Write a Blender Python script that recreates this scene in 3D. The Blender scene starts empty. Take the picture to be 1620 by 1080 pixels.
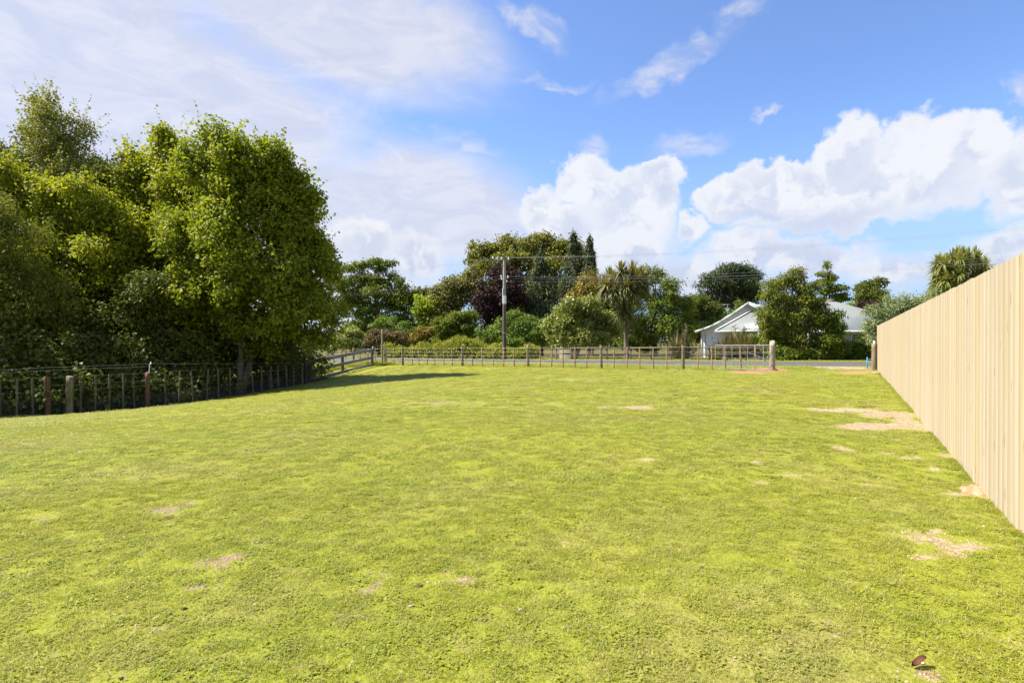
import bpy, math, random
import numpy as np
from mathutils import Vector

S = bpy.context.scene
COL = S.collection
rng = np.random.default_rng(7)
random.seed(7)
R = math.radians

# ------------------------------------------------------------------ camera, sun, sky, exposure
F = 900.0            # focal length in pixels of a 1620 px wide picture
CAMZ = 1.24
cam_d = bpy.data.cameras.new('camera')
cam = bpy.data.objects.new('camera', cam_d)
COL.objects.link(cam)
cam.location = (0, 0, CAMZ)
cam.rotation_euler = (R(90 - 0.19), 0, 0)
cam_d.sensor_width = 36
cam_d.lens = 36 * F / 1620
cam_d.clip_start = 0.05
cam_d.clip_end = 3000
S.camera = cam

EXPO = 1.4
SUN_EL = 50.0
SUN_AZ = -83.0       # clockwise from +Y
sun_d = bpy.data.lights.new('sun', 'SUN')
sun_d.energy = 4.6
sun_d.angle = R(0.5)
sun_d.color = (1.0, 0.955, 0.88)
sun = bpy.data.objects.new('sun', sun_d)
COL.objects.link(sun)
to_sun = Vector((math.sin(R(SUN_AZ)) * math.cos(R(SUN_EL)), math.cos(R(SUN_AZ)) * math.cos(R(SUN_EL)), math.sin(R(SUN_EL))))
sun.rotation_euler = to_sun.to_track_quat('Z', 'Y').to_euler()

S.view_settings.view_transform = 'Standard'
S.view_settings.look = 'None'
S.view_settings.exposure = EXPO
S.view_settings.gamma = 1
S.view_settings.use_curve_mapping = False
S.cycles.max_bounces = 6
S.cycles.diffuse_bounces = 3
S.cycles.transmission_bounces = 3
S.cycles.transparent_max_bounces = 6
S.cycles.use_denoising = True

world = bpy.data.worlds.new("World")
S.world = world
world.use_nodes = True


class NT:
    """small helper round a node tree"""
    def __init__(self, tree):
        self.t = tree
        self.n = tree.nodes
        self.l = tree.links

    def new(self, kind, **kw):
        nd = self.n.new(kind)
        for k, v in kw.items():
            setattr(nd, k, v)
        return nd

    def put(self, sock, v):
        if v is None:
            return
        if isinstance(v, bpy.types.NodeSocket):
            self.l.new(v, sock)
        else:
            sock.default_value = v

    def m(self, op, a, b=None, c=None, clamp=False):
        nd = self.new('ShaderNodeMath', operation=op)
        nd.use_clamp = clamp
        self.put(nd.inputs[0], a)
        self.put(nd.inputs[1], b)
        self.put(nd.inputs[2], c)
        return nd.outputs[0]

    def v(self, op, a, b=None, out=0):
        nd = self.new('ShaderNodeVectorMath', operation=op)
        self.put(nd.inputs[0], a)
        self.put(nd.inputs[1], b)
        return nd.outputs[out]

    def comb(self, x, y, z=0.0):
        nd = self.new('ShaderNodeCombineXYZ')
        for i, q in enumerate((x, y, z)):
            self.put(nd.inputs[i], q)
        return nd.outputs[0]

    def noise(self, vec, scale, detail=4.0, rough=0.55, dist=0.0, out='Fac'):
        nd = self.new('ShaderNodeTexNoise')
        self.put(nd.inputs['Vector'], vec)
        nd.inputs['Scale'].default_value = scale
        nd.inputs['Detail'].default_value = detail
        nd.inputs['Roughness'].default_value = rough
        nd.inputs['Distortion'].default_value = dist
        return nd.outputs[out]

    def step(self, val, lo, hi, a=0.0, b=1.0):
        nd = self.new('ShaderNodeMapRange')
        nd.interpolation_type = 'SMOOTHSTEP'
        self.put(nd.inputs['Value'], val)
        self.put(nd.inputs['From Min'], lo)
        self.put(nd.inputs['From Max'], hi)
        self.put(nd.inputs['To Min'], a)
        self.put(nd.inputs['To Max'], b)
        return nd.outputs[0]

    def mix(self, fac, a, b, mode='MIX'):
        nd = self.new('ShaderNodeMix')
        nd.data_type = 'RGBA'
        nd.blend_type = mode
        self.put(nd.inputs[0], fac)
        for s, q in ((nd.inputs[6], a), (nd.inputs[7], b)):
            if isinstance(q, tuple) and len(q) == 3:
                q = (*q, 1)
            self.put(s, q)
        return nd.outputs[2]


def lin(r, g, b):
    f = lambda c: (c / 255 / 12.92) if c / 255 <= 0.04045 else ((c / 255 + 0.055) / 1.055) ** 2.4
    return (f(r), f(g), f(b))


def build_sky():
    w = NT(world.node_tree)
    w.n.clear()
    out = w.new('ShaderNodeOutputWorld')
    bg = w.new('ShaderNodeBackground')
    sky = w.new('ShaderNodeTexSky')
    sky.sky_type = 'NISHITA'
    sky.sun_disc = False
    sky.sun_elevation = R(SUN_EL)
    sky.sun_rotation = R(SUN_AZ)
    sky.altitude = 50
    sky.air_density = 1.0
    sky.dust_density = 0.5
    sky.ozone_density = 1.6
    K = 0.11
    tc = w.new('ShaderNodeTexCoord')
    d = w.v('NORMALIZE', tc.outputs['Generated'])
    sp = w.new('ShaderNodeSeparateXYZ')
    w.l.new(d, sp.inputs[0])
    az = w.m('ARCTAN2', sp.outputs[0], sp.outputs[1])
    el = w.m('ARCSINE', sp.outputs[2])
    dg = w.comb(w.m('MULTIPLY', az, 57.2958), w.m('MULTIPLY', el, 57.2958))     # degrees

    def AE(x, y):
        a = (x - 810) / F
        b = (537 - y) / F
        return math.degrees(math.atan(a)), math.degrees(math.atan2(b, math.hypot(1, a)))

    # domain warp so that the cloud outlines billow
    wn = w.noise(d, 9.0, 3.0, 0.5, out='Color')
    warp = w.v('SCALE', w.v('SUBTRACT', wn, (0.5, 0.5, 0.5)))
    warp.node.inputs['Scale'].default_value = 5.0
    wn2 = w.noise(d, 34.0, 4.0, 0.55, out='Color')
    warp2 = w.v('SCALE', w.v('SUBTRACT', wn2, (0.5, 0.5, 0.5)))
    warp2.node.inputs['Scale'].default_value = 3.0
    pw = w.v('ADD', w.v('ADD', dg, warp), warp2)

    def blob(vec, x, y, rx, ry, rot=0.0):
        cx, cy = AE(x, y)
        a = (x - 810) / F
        sx = 57.2958 / F / (1 + a * a)
        sy = 57.2958 / F / math.sqrt(1 + a * a)
        mp = w.new('ShaderNodeMapping')
        mp.vector_type = 'TEXTURE'
        w.l.new(vec, mp.inputs['Vector'])
        mp.inputs['Location'].default_value = (cx, cy, 0)
        mp.inputs['Rotation'].default_value = (0, 0, R(rot))
        mp.inputs['Scale'].default_value = (rx * sx, ry * sy, 1)
        v = w.v('MULTIPLY', mp.outputs[0], (1, 1, 0))
        L = w.v('LENGTH', v, out=1)
        return w.m('SUBTRACT', 1.0, L)

    def union(lst):
        r = lst[0]
        for q in lst[1:]:
            r = w.m('SMOOTH_MAX', r, q, 0.12)
        return r

    cumulus = [(1002, 322, 96, 62), (985, 390, 112, 72), (858, 330, 42, 52), (912, 368, 55, 50), (1050, 280, 48, 38), (930, 290, 55, 48), (1100, 362, 40, 30),
               (1345, 246, 66, 64), (1300, 292, 84, 48), (1245, 276, 46, 30), (1455, 240, 80, 64), (1528, 226, 80, 58), (1420, 284, 180, 62),
               (1215, 300, 100, 46), (1160, 318, 56, 34), (1600, 290, 70, 80), (1300, 342, 190, 26),
               (1250, 408, 200, 48), (1420, 420, 170, 40), (1180, 392, 70, 40), (1600, 400, 120, 50), (1080, 440, 190, 50),
               (575, 392, 66, 52), (662, 412, 60, 50), (590, 450, 150, 40)]
    dens = union([blob(pw, *c) for c in cumulus])
    # clouds go on round the rest of the horizon, where the camera does not look
    outside = w.step(w.m('ABSOLUTE', az), R(46), R(56))
    band = w.m('MULTIPLY', w.step(el, R(-1), R(3)), w.step(el, R(30), R(6)))
    gen = w.m('SUBTRACT', w.m('MULTIPLY', w.noise(d, 3.2, 4.0, 0.5), band), 0.42)
    gen = w.m('MULTIPLY', gen, 3.0)
    dens = w.m('MAXIMUM', dens, w.m('SUBTRACT', w.m('MULTIPLY', w.m('ADD', gen, 1.0), outside), 1.0))
    soft = w.step(el, R(2), R(15), 0.85, 0.24)
    cum = w.step(dens, 0.0, soft)
    # inside relief: brighter billows, lavender hollows
    n1 = w.noise(pw, 0.16, 5.0, 0.55)
    off = w.v('ADD', pw, (-1.1, 1.3, 0.0))
    n2 = w.noise(off, 0.16, 5.0, 0.55)
    rel = w.step(w.m('SUBTRACT', n1, n2), -0.07, 0.07)
    deep = w.step(dens, 0.05, 0.75)
    shade = w.m('MULTIPLY', deep, w.m('SUBTRACT', 1.0, rel))
    hollow = union([blob(pw, 1300, 345, 220, 34, 3), blob(pw, 1060, 300, 45, 30), blob(pw, 1190, 335, 90, 22)])
    low = w.m('MULTIPLY', w.step(el, R(14), R(4)), 0.35)
    shade = w.m('MAXIMUM', w.m('ADD', w.m('MULTIPLY', shade, 0.70), low), w.m('MULTIPLY', w.step(hollow, 0.0, 0.9), 0.85))
    ccol = w.mix(shade, lin(247, 248, 252), lin(206, 215, 238))

    # thin high veil: streaks, thickest over the upper left
    st = w.comb(w.m('MULTIPLY', az, 57.2958), w.m('MULTIPLY', el, 150.0))
    s1 = w.noise(w.v('ADD', st, w.v('SCALE', warp, None)), 0.045, 5.0, 0.6, 0.6)
    s1.node.inputs['Vector'].links[0].from_node.inputs[1].links[0].from_node.inputs['Scale'].default_value = 1.5
    s2 = w.noise(st, 0.14, 5.0, 0.65, 0.8)
    veil = union([blob(dg, 60, 150, 720, 430), blob(dg, 330, 300, 500, 320, -6), blob(dg, 500, 0, 420, 150, -12), blob(dg, 640, 330, 300, 130, -4)])
    veil_g = w.m('MULTIPLY', w.step(w.noise(d, 1.6, 2.0), 0.40, 0.75), w.m('MULTIPLY', outside, 0.9))
    vv = w.m('ADD', w.m('MULTIPLY', w.step(veil, -0.15, 0.75), 1.25), w.m('MULTIPLY', w.m('SUBTRACT', s1, 0.48), 1.7))
    vv = w.m('MULTIPLY', w.step(vv, 0.15, 1.15), w.step(veil, -0.05, 0.25))
    wisps = union([blob(pw, 1065, 105, 165, 24, 17), blob(pw, 840, 38, 75, 22, -22), blob(pw, 1180, 20, 60, 20, 25), blob(pw, 1085, 228, 90, 26),
                   blob(pw, 945, 240, 36, 30), blob(pw, 870, 135, 90, 12), blob(pw, 700, 240, 130, 42, -3), blob(pw, 1606, 138, 22, 30), blob(pw, 1215, 190, 22, 9)])
    wv = w.m('MULTIPLY', w.step(wisps, 0.0, 0.9), w.step(s2, 0.36, 0.62, 0.25, 0.75))
    vv = w.m('MAXIMUM', w.m('MAXIMUM', vv, wv), veil_g)
    vv = w.m('MULTIPLY', vv, 0.90)
    vcol = w.mix(w.step(s2, 0.35, 0.65), lin(214, 219, 238), lin(232, 233, 244))

    horizon = w.step(el, R(1), R(20), 0.85, 0.0)
    inv = 1.0 / (2 ** EXPO)
    blue = w.v('SCALE', sky.outputs[0])
    blue.node.inputs['Scale'].default_value = K
    grade = w.v('MULTIPLY', blue, (0.60, 0.68, 0.85))
    c0 = w.mix(horizon, grade, tuple(x * inv for x in lin(176, 207, 246)))
    sc1 = w.v('SCALE', vcol)
    sc1.node.inputs['Scale'].default_value = inv
    c1 = w.mix(vv, c0, sc1)
    sc2 = w.v('SCALE', ccol)
    sc2.node.inputs['Scale'].default_value = inv
    c2 = w.mix(w.m('MULTIPLY', cum, 0.93), c1, sc2)
    w.l.new(c2, bg.inputs[0])
    bg.inputs[1].default_value = 1.0
    w.l.new(bg.outputs[0], out.inputs[0])
    world.cycles.sampling_method = 'MANUAL'
    world.cycles.sample_map_resolution = 512


build_sky()

# ------------------------------------------------------------------ helpers
def PX(x, y, Z):
    """the place in the paddock, Z metres ahead, that is seen at x, y of the photograph"""
    return np.array([(x - 810) / F * Z, Z, CAMZ + (537 - y) / F * Z])


PV = np.array([0.860, -0.511])      # along the road, towards the right
QV = np.array([0.511, 0.860])       # across, away from us


def pq(p, q):
    return PV * p + QV * q


def vnoise(x, y, seed=0):
    """smooth value noise 0..1 on arrays"""
    x = np.asarray(x, float); y = np.asarray(y, float)
    xi = np.floor(x).astype(np.int64); yi = np.floor(y).astype(np.int64)
    xf = x - xi; yf = y - yi
    def h(a, b):
        n = (a * 374761393 + b * 668265263 + seed * 1442695041) & 0x7fffffff
        n = (n ^ (n >> 13)) * 1274126177 & 0x7fffffff
        return ((n ^ (n >> 16)) & 0xffff) / 65535.0
    u = xf * xf * (3 - 2 * xf); v = yf * yf * (3 - 2 * yf)
    return (h(xi, yi) * (1 - u) + h(xi + 1, yi) * u) * (1 - v) + (h(xi, yi + 1) * (1 - u) + h(xi + 1, yi + 1) * u) * v


def fbm(x, y, seed=0, o=4):
    s = 0; a = 0.5; t = 0
    for i in range(o):
        s = s + a * vnoise(x * 2 ** i, y * 2 ** i, seed + i * 17); t += a; a *= 0.5
    return s / t


# terrain: thin plate through surveyed heights (p, q, z)
CTRL = [(0.94, -4, 0), (0.94, 3, 0), (0.94, 10, 0), (0.94, 18, 0), (0.94, 27.6, 0), (8, 0, 0), (8, 14, 0.02), (8, 30, 0.02), (0, 0, 0),
        (-2.95, 27.6, -.13), (-6.2, 27.6, -.19), (-13.2, 27.6, -.27), (-19, 27.6, -.33), (-26, 27.6, -.42),
        (-23.8, -8, -.75), (-23.8, 0, -1.02), (-23.8, 7.4, -1.29), (-23.8, 9.3, -1.40), (-23.8, 12, -1.46), (-23.8, 14.9, -1.34), (-23.8, 18.4, -1.09),
        (-24.4, 20.4, -.96), (-26.3, 26.8, -.42), (-36, 27, -.9), (-36, 10, -1.9), (-36, -5, -1.7),
        (-6, 10, -.03), (-12, 10, -.26), (-18, 9, -.86), (-12, 4, -.26), (-18, 4, -.74), (-12, 19, -.27), (-18, 19, -.60), (-6, 20, -.09), (-6, 0, -.02), (-12, 0, -.2), (-6, -6, 0),
        (18, 33, .04), (18, 40, .02), (2, 33, -.07), (2, 40, -.10), (-13, 33, -.25), (-13, 40, -.30), (-26, 33, -.40), (-26, 40, -.45), (-45, 33, -.6), (-45, 40, -.65),
        (-12, 56, -.46), (5, 56, -.5), (-30, 56, -.6), (-50, 56, -.9)]
_c = np.array(CTRL)
_P = _c[:, :1] * PV + _c[:, 1:2] * QV


def _phi(r2):
    return 0.5 * r2 * np.log(r2 + 1e-9)


_n = len(_P)
_A = np.zeros((_n + 3, _n + 3))
_A[:_n, :_n] = _phi(((_P[:, None] - _P[None]) ** 2).sum(-1)) + np.eye(_n) * 0.6
_A[:_n, _n] = 1; _A[:_n, _n + 1:] = _P
_A[_n, :_n] = 1; _A[_n + 1:, :_n] = _P.T
_W = np.linalg.solve(_A, np.concatenate([_c[:, 2], np.zeros(3)]))


def ground(X, Y, fine=True):
    X = np.atleast_1d(np.asarray(X, float)); Y = np.atleast_1d(np.asarray(Y, float))
    sh = X.shape
    x = X.ravel(); y = Y.ravel()
    z = np.full(x.shape, _W[_n]) + _W[_n + 1] * x + _W[_n + 2] * y
    for i in range(_n):
        z += _W[i] * _phi((x - _P[i, 0]) ** 2 + (y - _P[i, 1]) ** 2)
    d = np.hypot(x, y - 22)
    k = np.clip((d - 38) / 45, 0, 1); k = k * k * (3 - 2 * k)
    z = z * (1 - k) + (-0.8) * k
    if fine:
        q = x * QV[0] + y * QV[1]
        road = np.clip(1 - np.abs(q - 36.2) / 5.5, 0, 1)
        z += ((fbm(x / 1.7, y / 1.7, 3) - .5) * 0.07 + (fbm(x * 1.4, y * 1.4, 5, 3) - .5) * 0.022) * np.clip(1.3 - road * 2.2, 0, 1)
    return z.reshape(sh)


def gz(x, y):
    return float(ground([x], [y])[0])


def hit(px, py):
    """point of the terrain seen at px, py of the photograph"""
    t = np.linspace(1.5, 60, 2400)
    X = (px - 810) / F * t
    Zr = CAMZ + (537 - py) / F * t
    g = ground(X, t)
    k = np.argmax(g > Zr)
    return float(X[k]), float(t[k]), float(g[k])


ROOTLOC = {}


def tag(o, label=None, cat=None, group=None, kind=None):
    if label: o['label'] = label
    if cat: o['category'] = cat
    if group: o['group'] = group
    if kind: o['kind'] = kind
    return o


def empty(name, loc, label, cat, group=None):
    o = bpy.data.objects.new(name, None)
    o.location = loc
    o.empty_display_size = 0.2
    COL.objects.link(o)
    ROOTLOC[o.name] = np.array(loc, float)
    return tag(o, label, cat, group)


class MB:
    """collects pieces, then links them as one mesh object (world coordinates)"""
    def __init__(self):
        self.v = []; self.f = []; self.n = 0; self.attr = []

    def add(self, V, Fc, a=None):
        V = np.asarray(V, float)
        Fc = np.asarray(Fc, np.int64)
        self.v.append(V); self.f.append(Fc + self.n); self.n += len(V)
        if a is not None:
            self.attr.append(np.broadcast_to(np.asarray(a, float), (len(Fc),)))
        else:
            self.attr.append(np.zeros(len(Fc)))
        return self

    def box(self, c, s, ax=None, a=None):
        """c centre, s full sizes, ax 3x3 rows = axes"""
        c = np.asarray(c, float); h = np.asarray(s, float) / 2
        sg = np.array([[i, j, k] for i in (-1, 1) for j in (-1, 1) for k in (-1, 1)], float) * h
        if ax is not None:
            sg = sg @ np.asarray(ax, float)
        fc = [(0, 1, 3, 2), (4, 6, 7, 5), (0, 4, 5, 1), (2, 3, 7, 6), (0, 2, 6, 4), (1, 5, 7, 3)]
        return self.add(c + sg, fc, a)

    def bar(self, A, B, w, h, up=(0, 0, 1), a=None):
        A = np.asarray(A, float); B = np.asarray(B, float)
        d = B - A; L = np.linalg.norm(d); d = d / L
        u = np.asarray(up, float); s = np.cross(d, u); s /= np.linalg.norm(s); u = np.cross(s, d)
        return self.box((A + B) / 2, (L, w, h), np.array([d, s, u]), a)

    def tube(self, pts, rad, n=8, cap=True, a=None):
        P = np.asarray(pts, float); m = len(P)
        rad = np.broadcast_to(np.asarray(rad, float), (m,))
        T = np.gradient(P, axis=0); T /= np.linalg.norm(T, axis=1)[:, None] + 1e-12
        ref = np.array([0., 0, 1]) if abs(T[0, 2]) < .9 else np.array([1., 0, 0])
        s = np.cross(T, ref); s /= np.linalg.norm(s, axis=1)[:, None] + 1e-12
        u = np.cross(T, s)
        an = np.linspace(0, 2 * math.pi, n, endpoint=False)
        ring = (np.cos(an)[None, :, None] * s[:, None] + np.sin(an)[None, :, None] * u[:, None]) * rad[:, None, None] + P[:, None]
        V = ring.reshape(-1, 3)
        i = np.arange(m - 1)[:, None] * n; j = np.arange(n)[None]; k = (j + 1) % n
        Fq = np.stack([i + j, i + k, i + n + k, i + n + j], -1).reshape(-1, 4)
        self.add(V, Fq, a)
        if cap:
            for e, o in ((0, 0), (m - 1, (m - 1) * n)):
                base = V[o:o + n]
                self.add(np.vstack([base, base.mean(0) + T[e] * rad[e] * (0.12 if e else -.02)]),
                         [(q, (q + 1) % n, n) for q in range(n)])
        return self

    def build(self, name, mat, parent=None, smooth=False, attr=None, origin=None):
        V = np.vstack(self.v)
        off = np.zeros(3)
        if parent is not None and parent.name in ROOTLOC:
            off = ROOTLOC[parent.name]
        if origin is not None:
            off = np.asarray(origin, float)
        V = V - off
        me = bpy.data.meshes.new(name)
        me.vertices.add(len(V)); me.vertices.foreach_set('co', V.ravel())
        loops = np.concatenate([f.ravel() for f in self.f])
        sizes = np.concatenate([np.full(len(f), f.shape[1]) for f in self.f])
        starts = np.concatenate([[0], np.cumsum(sizes)[:-1]])
        me.loops.add(len(loops)); me.loops.foreach_set('vertex_index', loops.astype(np.int32))
        me.polygons.add(len(sizes)); me.polygons.foreach_set('loop_start', starts.astype(np.int32))
        if smooth:
            me.polygons.foreach_set('use_smooth', np.ones(len(sizes), bool))
        if attr:
            at = me.attributes.new(attr, 'FLOAT', 'FACE')
            at.data.foreach_set('value', np.concatenate(self.attr).astype(np.float32))
        me.update(calc_edges=True); me.validate()
        me.materials.append(mat)
        o = bpy.data.objects.new(name, me)
        COL.objects.link(o)
        if parent is not None:
            o.parent = parent
        elif origin is not None:
            o.location = off
        if parent is not None and parent.name in ROOTLOC:
            ROOTLOC[o.name] = ROOTLOC[parent.name]
        return o


# ------------------------------------------------------------------ materials
def new_mat(name):
    m = bpy.data.materials.new(name)
    m.use_nodes = True
    t = NT(m.node_tree)
    t.n.clear()
    return m, t, t.new('ShaderNodeOutputMaterial')


def leaf_mat(name, A, B, trans=0.35, spec=0.35, rough=0.5, warm=(1.15, 1.12, 0.55)):
    m, t, out = new_mat(name)
    at = t.new('ShaderNodeAttribute'); at.attribute_name = 'tint'
    geo = t.new('ShaderNodeNewGeometry')
    n = t.noise(geo.outputs['Position'], 0.9, 2.0)
    f = t.m('ADD', at.outputs['Fac'], t.m('MULTIPLY', t.m('SUBTRACT', n, 0.5), 0.9), clamp=True)
    c = t.mix(f, tuple(q * k for q, k in zip(A, (2.0, 1.72, 1.25))), tuple(q * k for q, k in zip(B, (1.85, 1.62, 1.25))))
    p = t.new('ShaderNodeBsdfPrincipled')
    t.l.new(c, p.inputs['Base Color'])
    p.inputs['Roughness'].default_value = rough + .1
    p.inputs['Specular IOR Level'].default_value = spec * .5
    tr = t.new('ShaderNodeBsdfTranslucent')
    t.l.new(t.v('MULTIPLY', c, warm), tr.inputs[0])
    mx = t.new('ShaderNodeMixShader')
    mx.inputs[0].default_value = trans
    t.l.new(p.outputs[0], mx.inputs[1]); t.l.new(tr.outputs[0], mx.inputs[2])
    t.l.new(mx.outputs[0], out.inputs[0])
    return m


def plain(name, A, B=None, scale=6.0, stretch=(1, 1, 1), rough=0.7, spec=0.3, metal=0.0, bump=0.0, bscale=40.0, rand=0.0, detail=4.0):
    m, t, out = new_mat(name)
    tc = t.new('ShaderNodeTexCoord')
    oi = t.new('ShaderNodeObjectInfo')
    vec = t.v('MULTIPLY', tc.outputs['Object'], stretch)
    vec = t.v('ADD', vec, t.v('SCALE', (13.0, 7.0, 3.0)))
    t.l.new(t.m('MULTIPLY', oi.outputs['Random'], 9.0), vec.node.inputs[1].links[0].from_node.inputs['Scale'])
    n = t.noise(vec, scale, detail, 0.6)
    c = t.mix(t.step(n, 0.3, 0.7), A, B or A)
    if rand:
        k = t.m('ADD', t.m('MULTIPLY', t.m('SUBTRACT', oi.outputs['Random'], 0.5), rand), 1.0)
        s = t.v('SCALE', c); t.l.new(k, s.node.inputs['Scale']); c = s
    p = t.new('ShaderNodeBsdfPrincipled')
    t.l.new(c, p.inputs['Base Color'])
    p.inputs['Roughness'].default_value = rough
    p.inputs['Specular IOR Level'].default_value = spec
    p.inputs['Metallic'].default_value = metal
    if bump:
        b = t.new('ShaderNodeBump')
        b.inputs['Strength'].default_value = bump
        b.inputs['Distance'].default_value = 0.01
        t.l.new(t.noise(vec, bscale, 4.0), b.inputs['Height'])
        t.l.new(b.outputs[0], p.inputs['Normal'])
    t.l.new(p.outputs[0], out.inputs[0])
    return m


M = {}
M['bark'] = plain('bark_grey_brown', (.10, .075, .05), (.19, .15, .105), 3, (2, 2, .5), .9, .1, bump=.8, bscale=12)
M['bark_pale'] = plain('bark_pale', (.22, .20, .16), (.36, .33, .27), 3, (2, 2, .5), .85, .1, bump=.5, bscale=12)
M['batten'] = plain('weathered_batten', (.17, .105, .048), (.33, .215, .105), 5, (9, 9, .9), .85, .15, bump=.5, bscale=30, rand=.45)
M['post'] = plain('weathered_post', (.14, .11, .065), (.27, .22, .135), 4, (7, 7, .6), .88, .12, bump=.8, bscale=24, rand=.3)
M['strainer'] = plain('strainer_post_wood', (.26, .21, .145), (.38, .32, .235), 4, (7, 7, .6), .88, .12, bump=.8, bscale=24, rand=.15)
M['oldpost'] = plain('dull_brown_post', (.10, .08, .052), (.18, .15, .10), 4, (8, 8, .7), .9, .1, bump=.8, bscale=24, rand=.5)  # even dull brown for the older posts
M['oldpost_red'] = plain('red_brown_post', (.10, .05, .032), (.18, .11, .07), 4, (8, 8, .7), .9, .1, bump=.8, bscale=24)
M['darkpost'] = plain('dark_brown_post', (.04, .035, .03), (.08, .07, .055), 4, (8, 8, .7), .9, .1)  # even, darker brown than the other posts
M['greyrail'] = plain('silvered_rail', (.115, .112, .12), (.27, .262, .28), 3, (.8, 8, 8), .85, .15, bump=.6, bscale=30, rand=.25)
M['wire'] = plain('galvanised_wire', (.50, .50, .48), (.62, .62, .60), 20, rough=.45, metal=.6)
M['galv'] = plain('galvanised_pipe', (.32, .33, .34), (.42, .43, .45), 14, rough=.4, metal=.35, spec=.5)
M['netting'] = plain('dull_netting', (.16, .17, .17), (.24, .25, .26), 20, rough=.6, metal=.3)
M['white'] = plain('white_plastic', (.78, .78, .76), (.82, .82, .80), 10, rough=.4)
M['blue'] = plain('blue_paint', (.02, .30, .62), (.03, .36, .70), 10, rough=.4)
M['cable'] = plain('line_aluminium', (.25, .25, .25), (.30, .30, .30), 4, rough=.7)
M['pole_top'] = plain('pole_grey_wood', (.26, .22, .17), (.38, .33, .26), 3, (6, 6, .4), .85, bump=.5, bscale=20)
M['pole_low'] = plain('pole_dark_wood', (.07, .05, .04), (.13, .10, .08), 3, (6, 6, .4), .85, bump=.5, bscale=20)
M['stone'] = plain('pale_stone', (.26, .235, .20), (.42, .385, .34), 30, rough=.85, bump=.6, bscale=60)
M['dung'] = plain('dark_clod', (.055, .042, .028), (.12, .09, .06), 40, rough=.9, bump=.8, bscale=80)
M['crumb'] = plain('soil_crumb', (.16, .12, .075), (.40, .31, .20), 4, rough=.95, spec=.05)
M['clay'] = plain('dry_clay', (.27, .16, .085), (.40, .27, .16), 14, rough=.95, spec=.05, bump=1.0, bscale=30)
M['redclay'] = plain('red_clay', (.26, .125, .06), (.36, .20, .11), 14, rough=.95, spec=.05, bump=1.0, bscale=30)
M['dryleaf'] = plain('brown_leaf', (.07, .025, .012), (.12, .045, .02), 30, rough=.5)
M['weatherboard'] = plain('white_weatherboard', (.78, .75, .70), (.83, .80, .76), 3, rough=.6, spec=.3)
M['trim'] = plain('cream_trim', (.66, .62, .50), (.72, .68, .56), 3, rough=.5)
M['gutter'] = plain('green_grey_gutter', (.30, .34, .30), (.35, .39, .345), 3, rough=.45)
M['glass'] = plain('window_glass', (.05, .06, .07), (.07, .08, .09), 3, rough=.08, spec=.8)
M['curtain'] = plain('grey_blue_curtain', (.30, .36, .42), (.48, .54, .60), 5, (6, 6, .2), .8)
M['brick'] = plain('chimney_brick', (.11, .075, .06), (.16, .11, .09), 12, rough=.9)
M['creampanel'] = plain('cream_panel', (.22, .18, .12), (.30, .25, .17), 3, rough=.8)


def roof_mat():
    m, t, out = new_mat('ribbed_roof_steel')
    tc = t.new('ShaderNodeTexCoord')
    at = t.new('ShaderNodeAttribute'); at.attribute_name = 'rib'
    n = t.noise(tc.outputs['Object'], .8, 3.0)
    c = t.mix(n, (.25, .265, .245), (.30, .315, .295))
    p = t.new('ShaderNodeBsdfPrincipled')
    t.l.new(c, p.inputs['Base Color'])
    p.inputs['Roughness'].default_value = .42
    p.inputs['Metallic'].default_value = .1
    t.l.new(p.outputs[0], out.inputs[0])
    return m


M['roof'] = roof_mat()


def paling_mat():
    m, t, out = new_mat('fresh_pine_paling')
    tc = t.new('ShaderNodeTexCoord')
    oi = t.new('ShaderNodeObjectInfo')
    offs = t.comb(t.m('MULTIPLY', oi.outputs['Random'], 40), t.m('MULTIPLY', oi.outputs['Random'], 91), t.m('MULTIPLY', oi.outputs['Random'], 17))
    o = t.v('ADD', tc.outputs['Object'], offs)
    g = t.noise(t.v('MULTIPLY', o, (34, 34, 1.0)), 1.0, 5.0, 0.6, 0.6)
    g2 = t.noise(t.v('MULTIPLY', o, (130, 130, 2.2)), 1.0, 3.0, 0.6)
    sp = t.new('ShaderNodeSeparateXYZ'); t.l.new(o, sp.inputs[0])
    broad = t.noise(t.v('MULTIPLY', o, (6, 6, .9)), 1.0, 2.0)
    c = t.mix(t.step(g, .36, .66), (.362, .296, .190), (.325, .248, .142))
    c = t.mix(t.m('MULTIPLY', t.step(g2, .5, .75), .22), c, (.27, .17, .08))
    c = t.mix(t.m('MULTIPLY', t.step(broad, .52, .75), .22), c, (.33, .285, .145))      # faint green of the treatment
    vor = t.new('ShaderNodeTexVoronoi'); vor.feature = 'F1'
    t.l.new(t.v('MULTIPLY', o, (7, 7, 2.4)), vor.inputs['Vector']); vor.inputs['Scale'].default_value = 1.0
    knot = t.step(vor.outputs['Distance'], .16, .05)
    c = t.mix(t.m('MULTIPLY', knot, .55), c, (.20, .11, .045))
    hs = t.new('ShaderNodeHueSaturation')
    t.l.new(c, hs.inputs['Color'])
    t.l.new(t.m('ADD', t.m('MULTIPLY', oi.outputs['Random'], .26), .80), hs.inputs['Saturation'])
    rr = t.m('FRACT', t.m('MULTIPLY', oi.outputs['Random'], 7.31))
    t.l.new(t.m('ADD', t.m('MULTIPLY', rr, .09), .99), hs.inputs['Value'])
    p = t.new('ShaderNodeBsdfPrincipled')
    t.l.new(hs.outputs[0], p.inputs['Base Color'])
    p.inputs['Roughness'].default_value = .75
    p.inputs['Specular IOR Level'].default_value = .2
    b = t.new('ShaderNodeBump'); b.inputs['Strength'].default_value = .35; b.inputs['Distance'].default_value = .003
    t.l.new(g2, b.inputs['Height']); t.l.new(b.outputs[0], p.inputs['Normal'])
    t.l.new(p.outputs[0], out.inputs[0])
    return m


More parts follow.
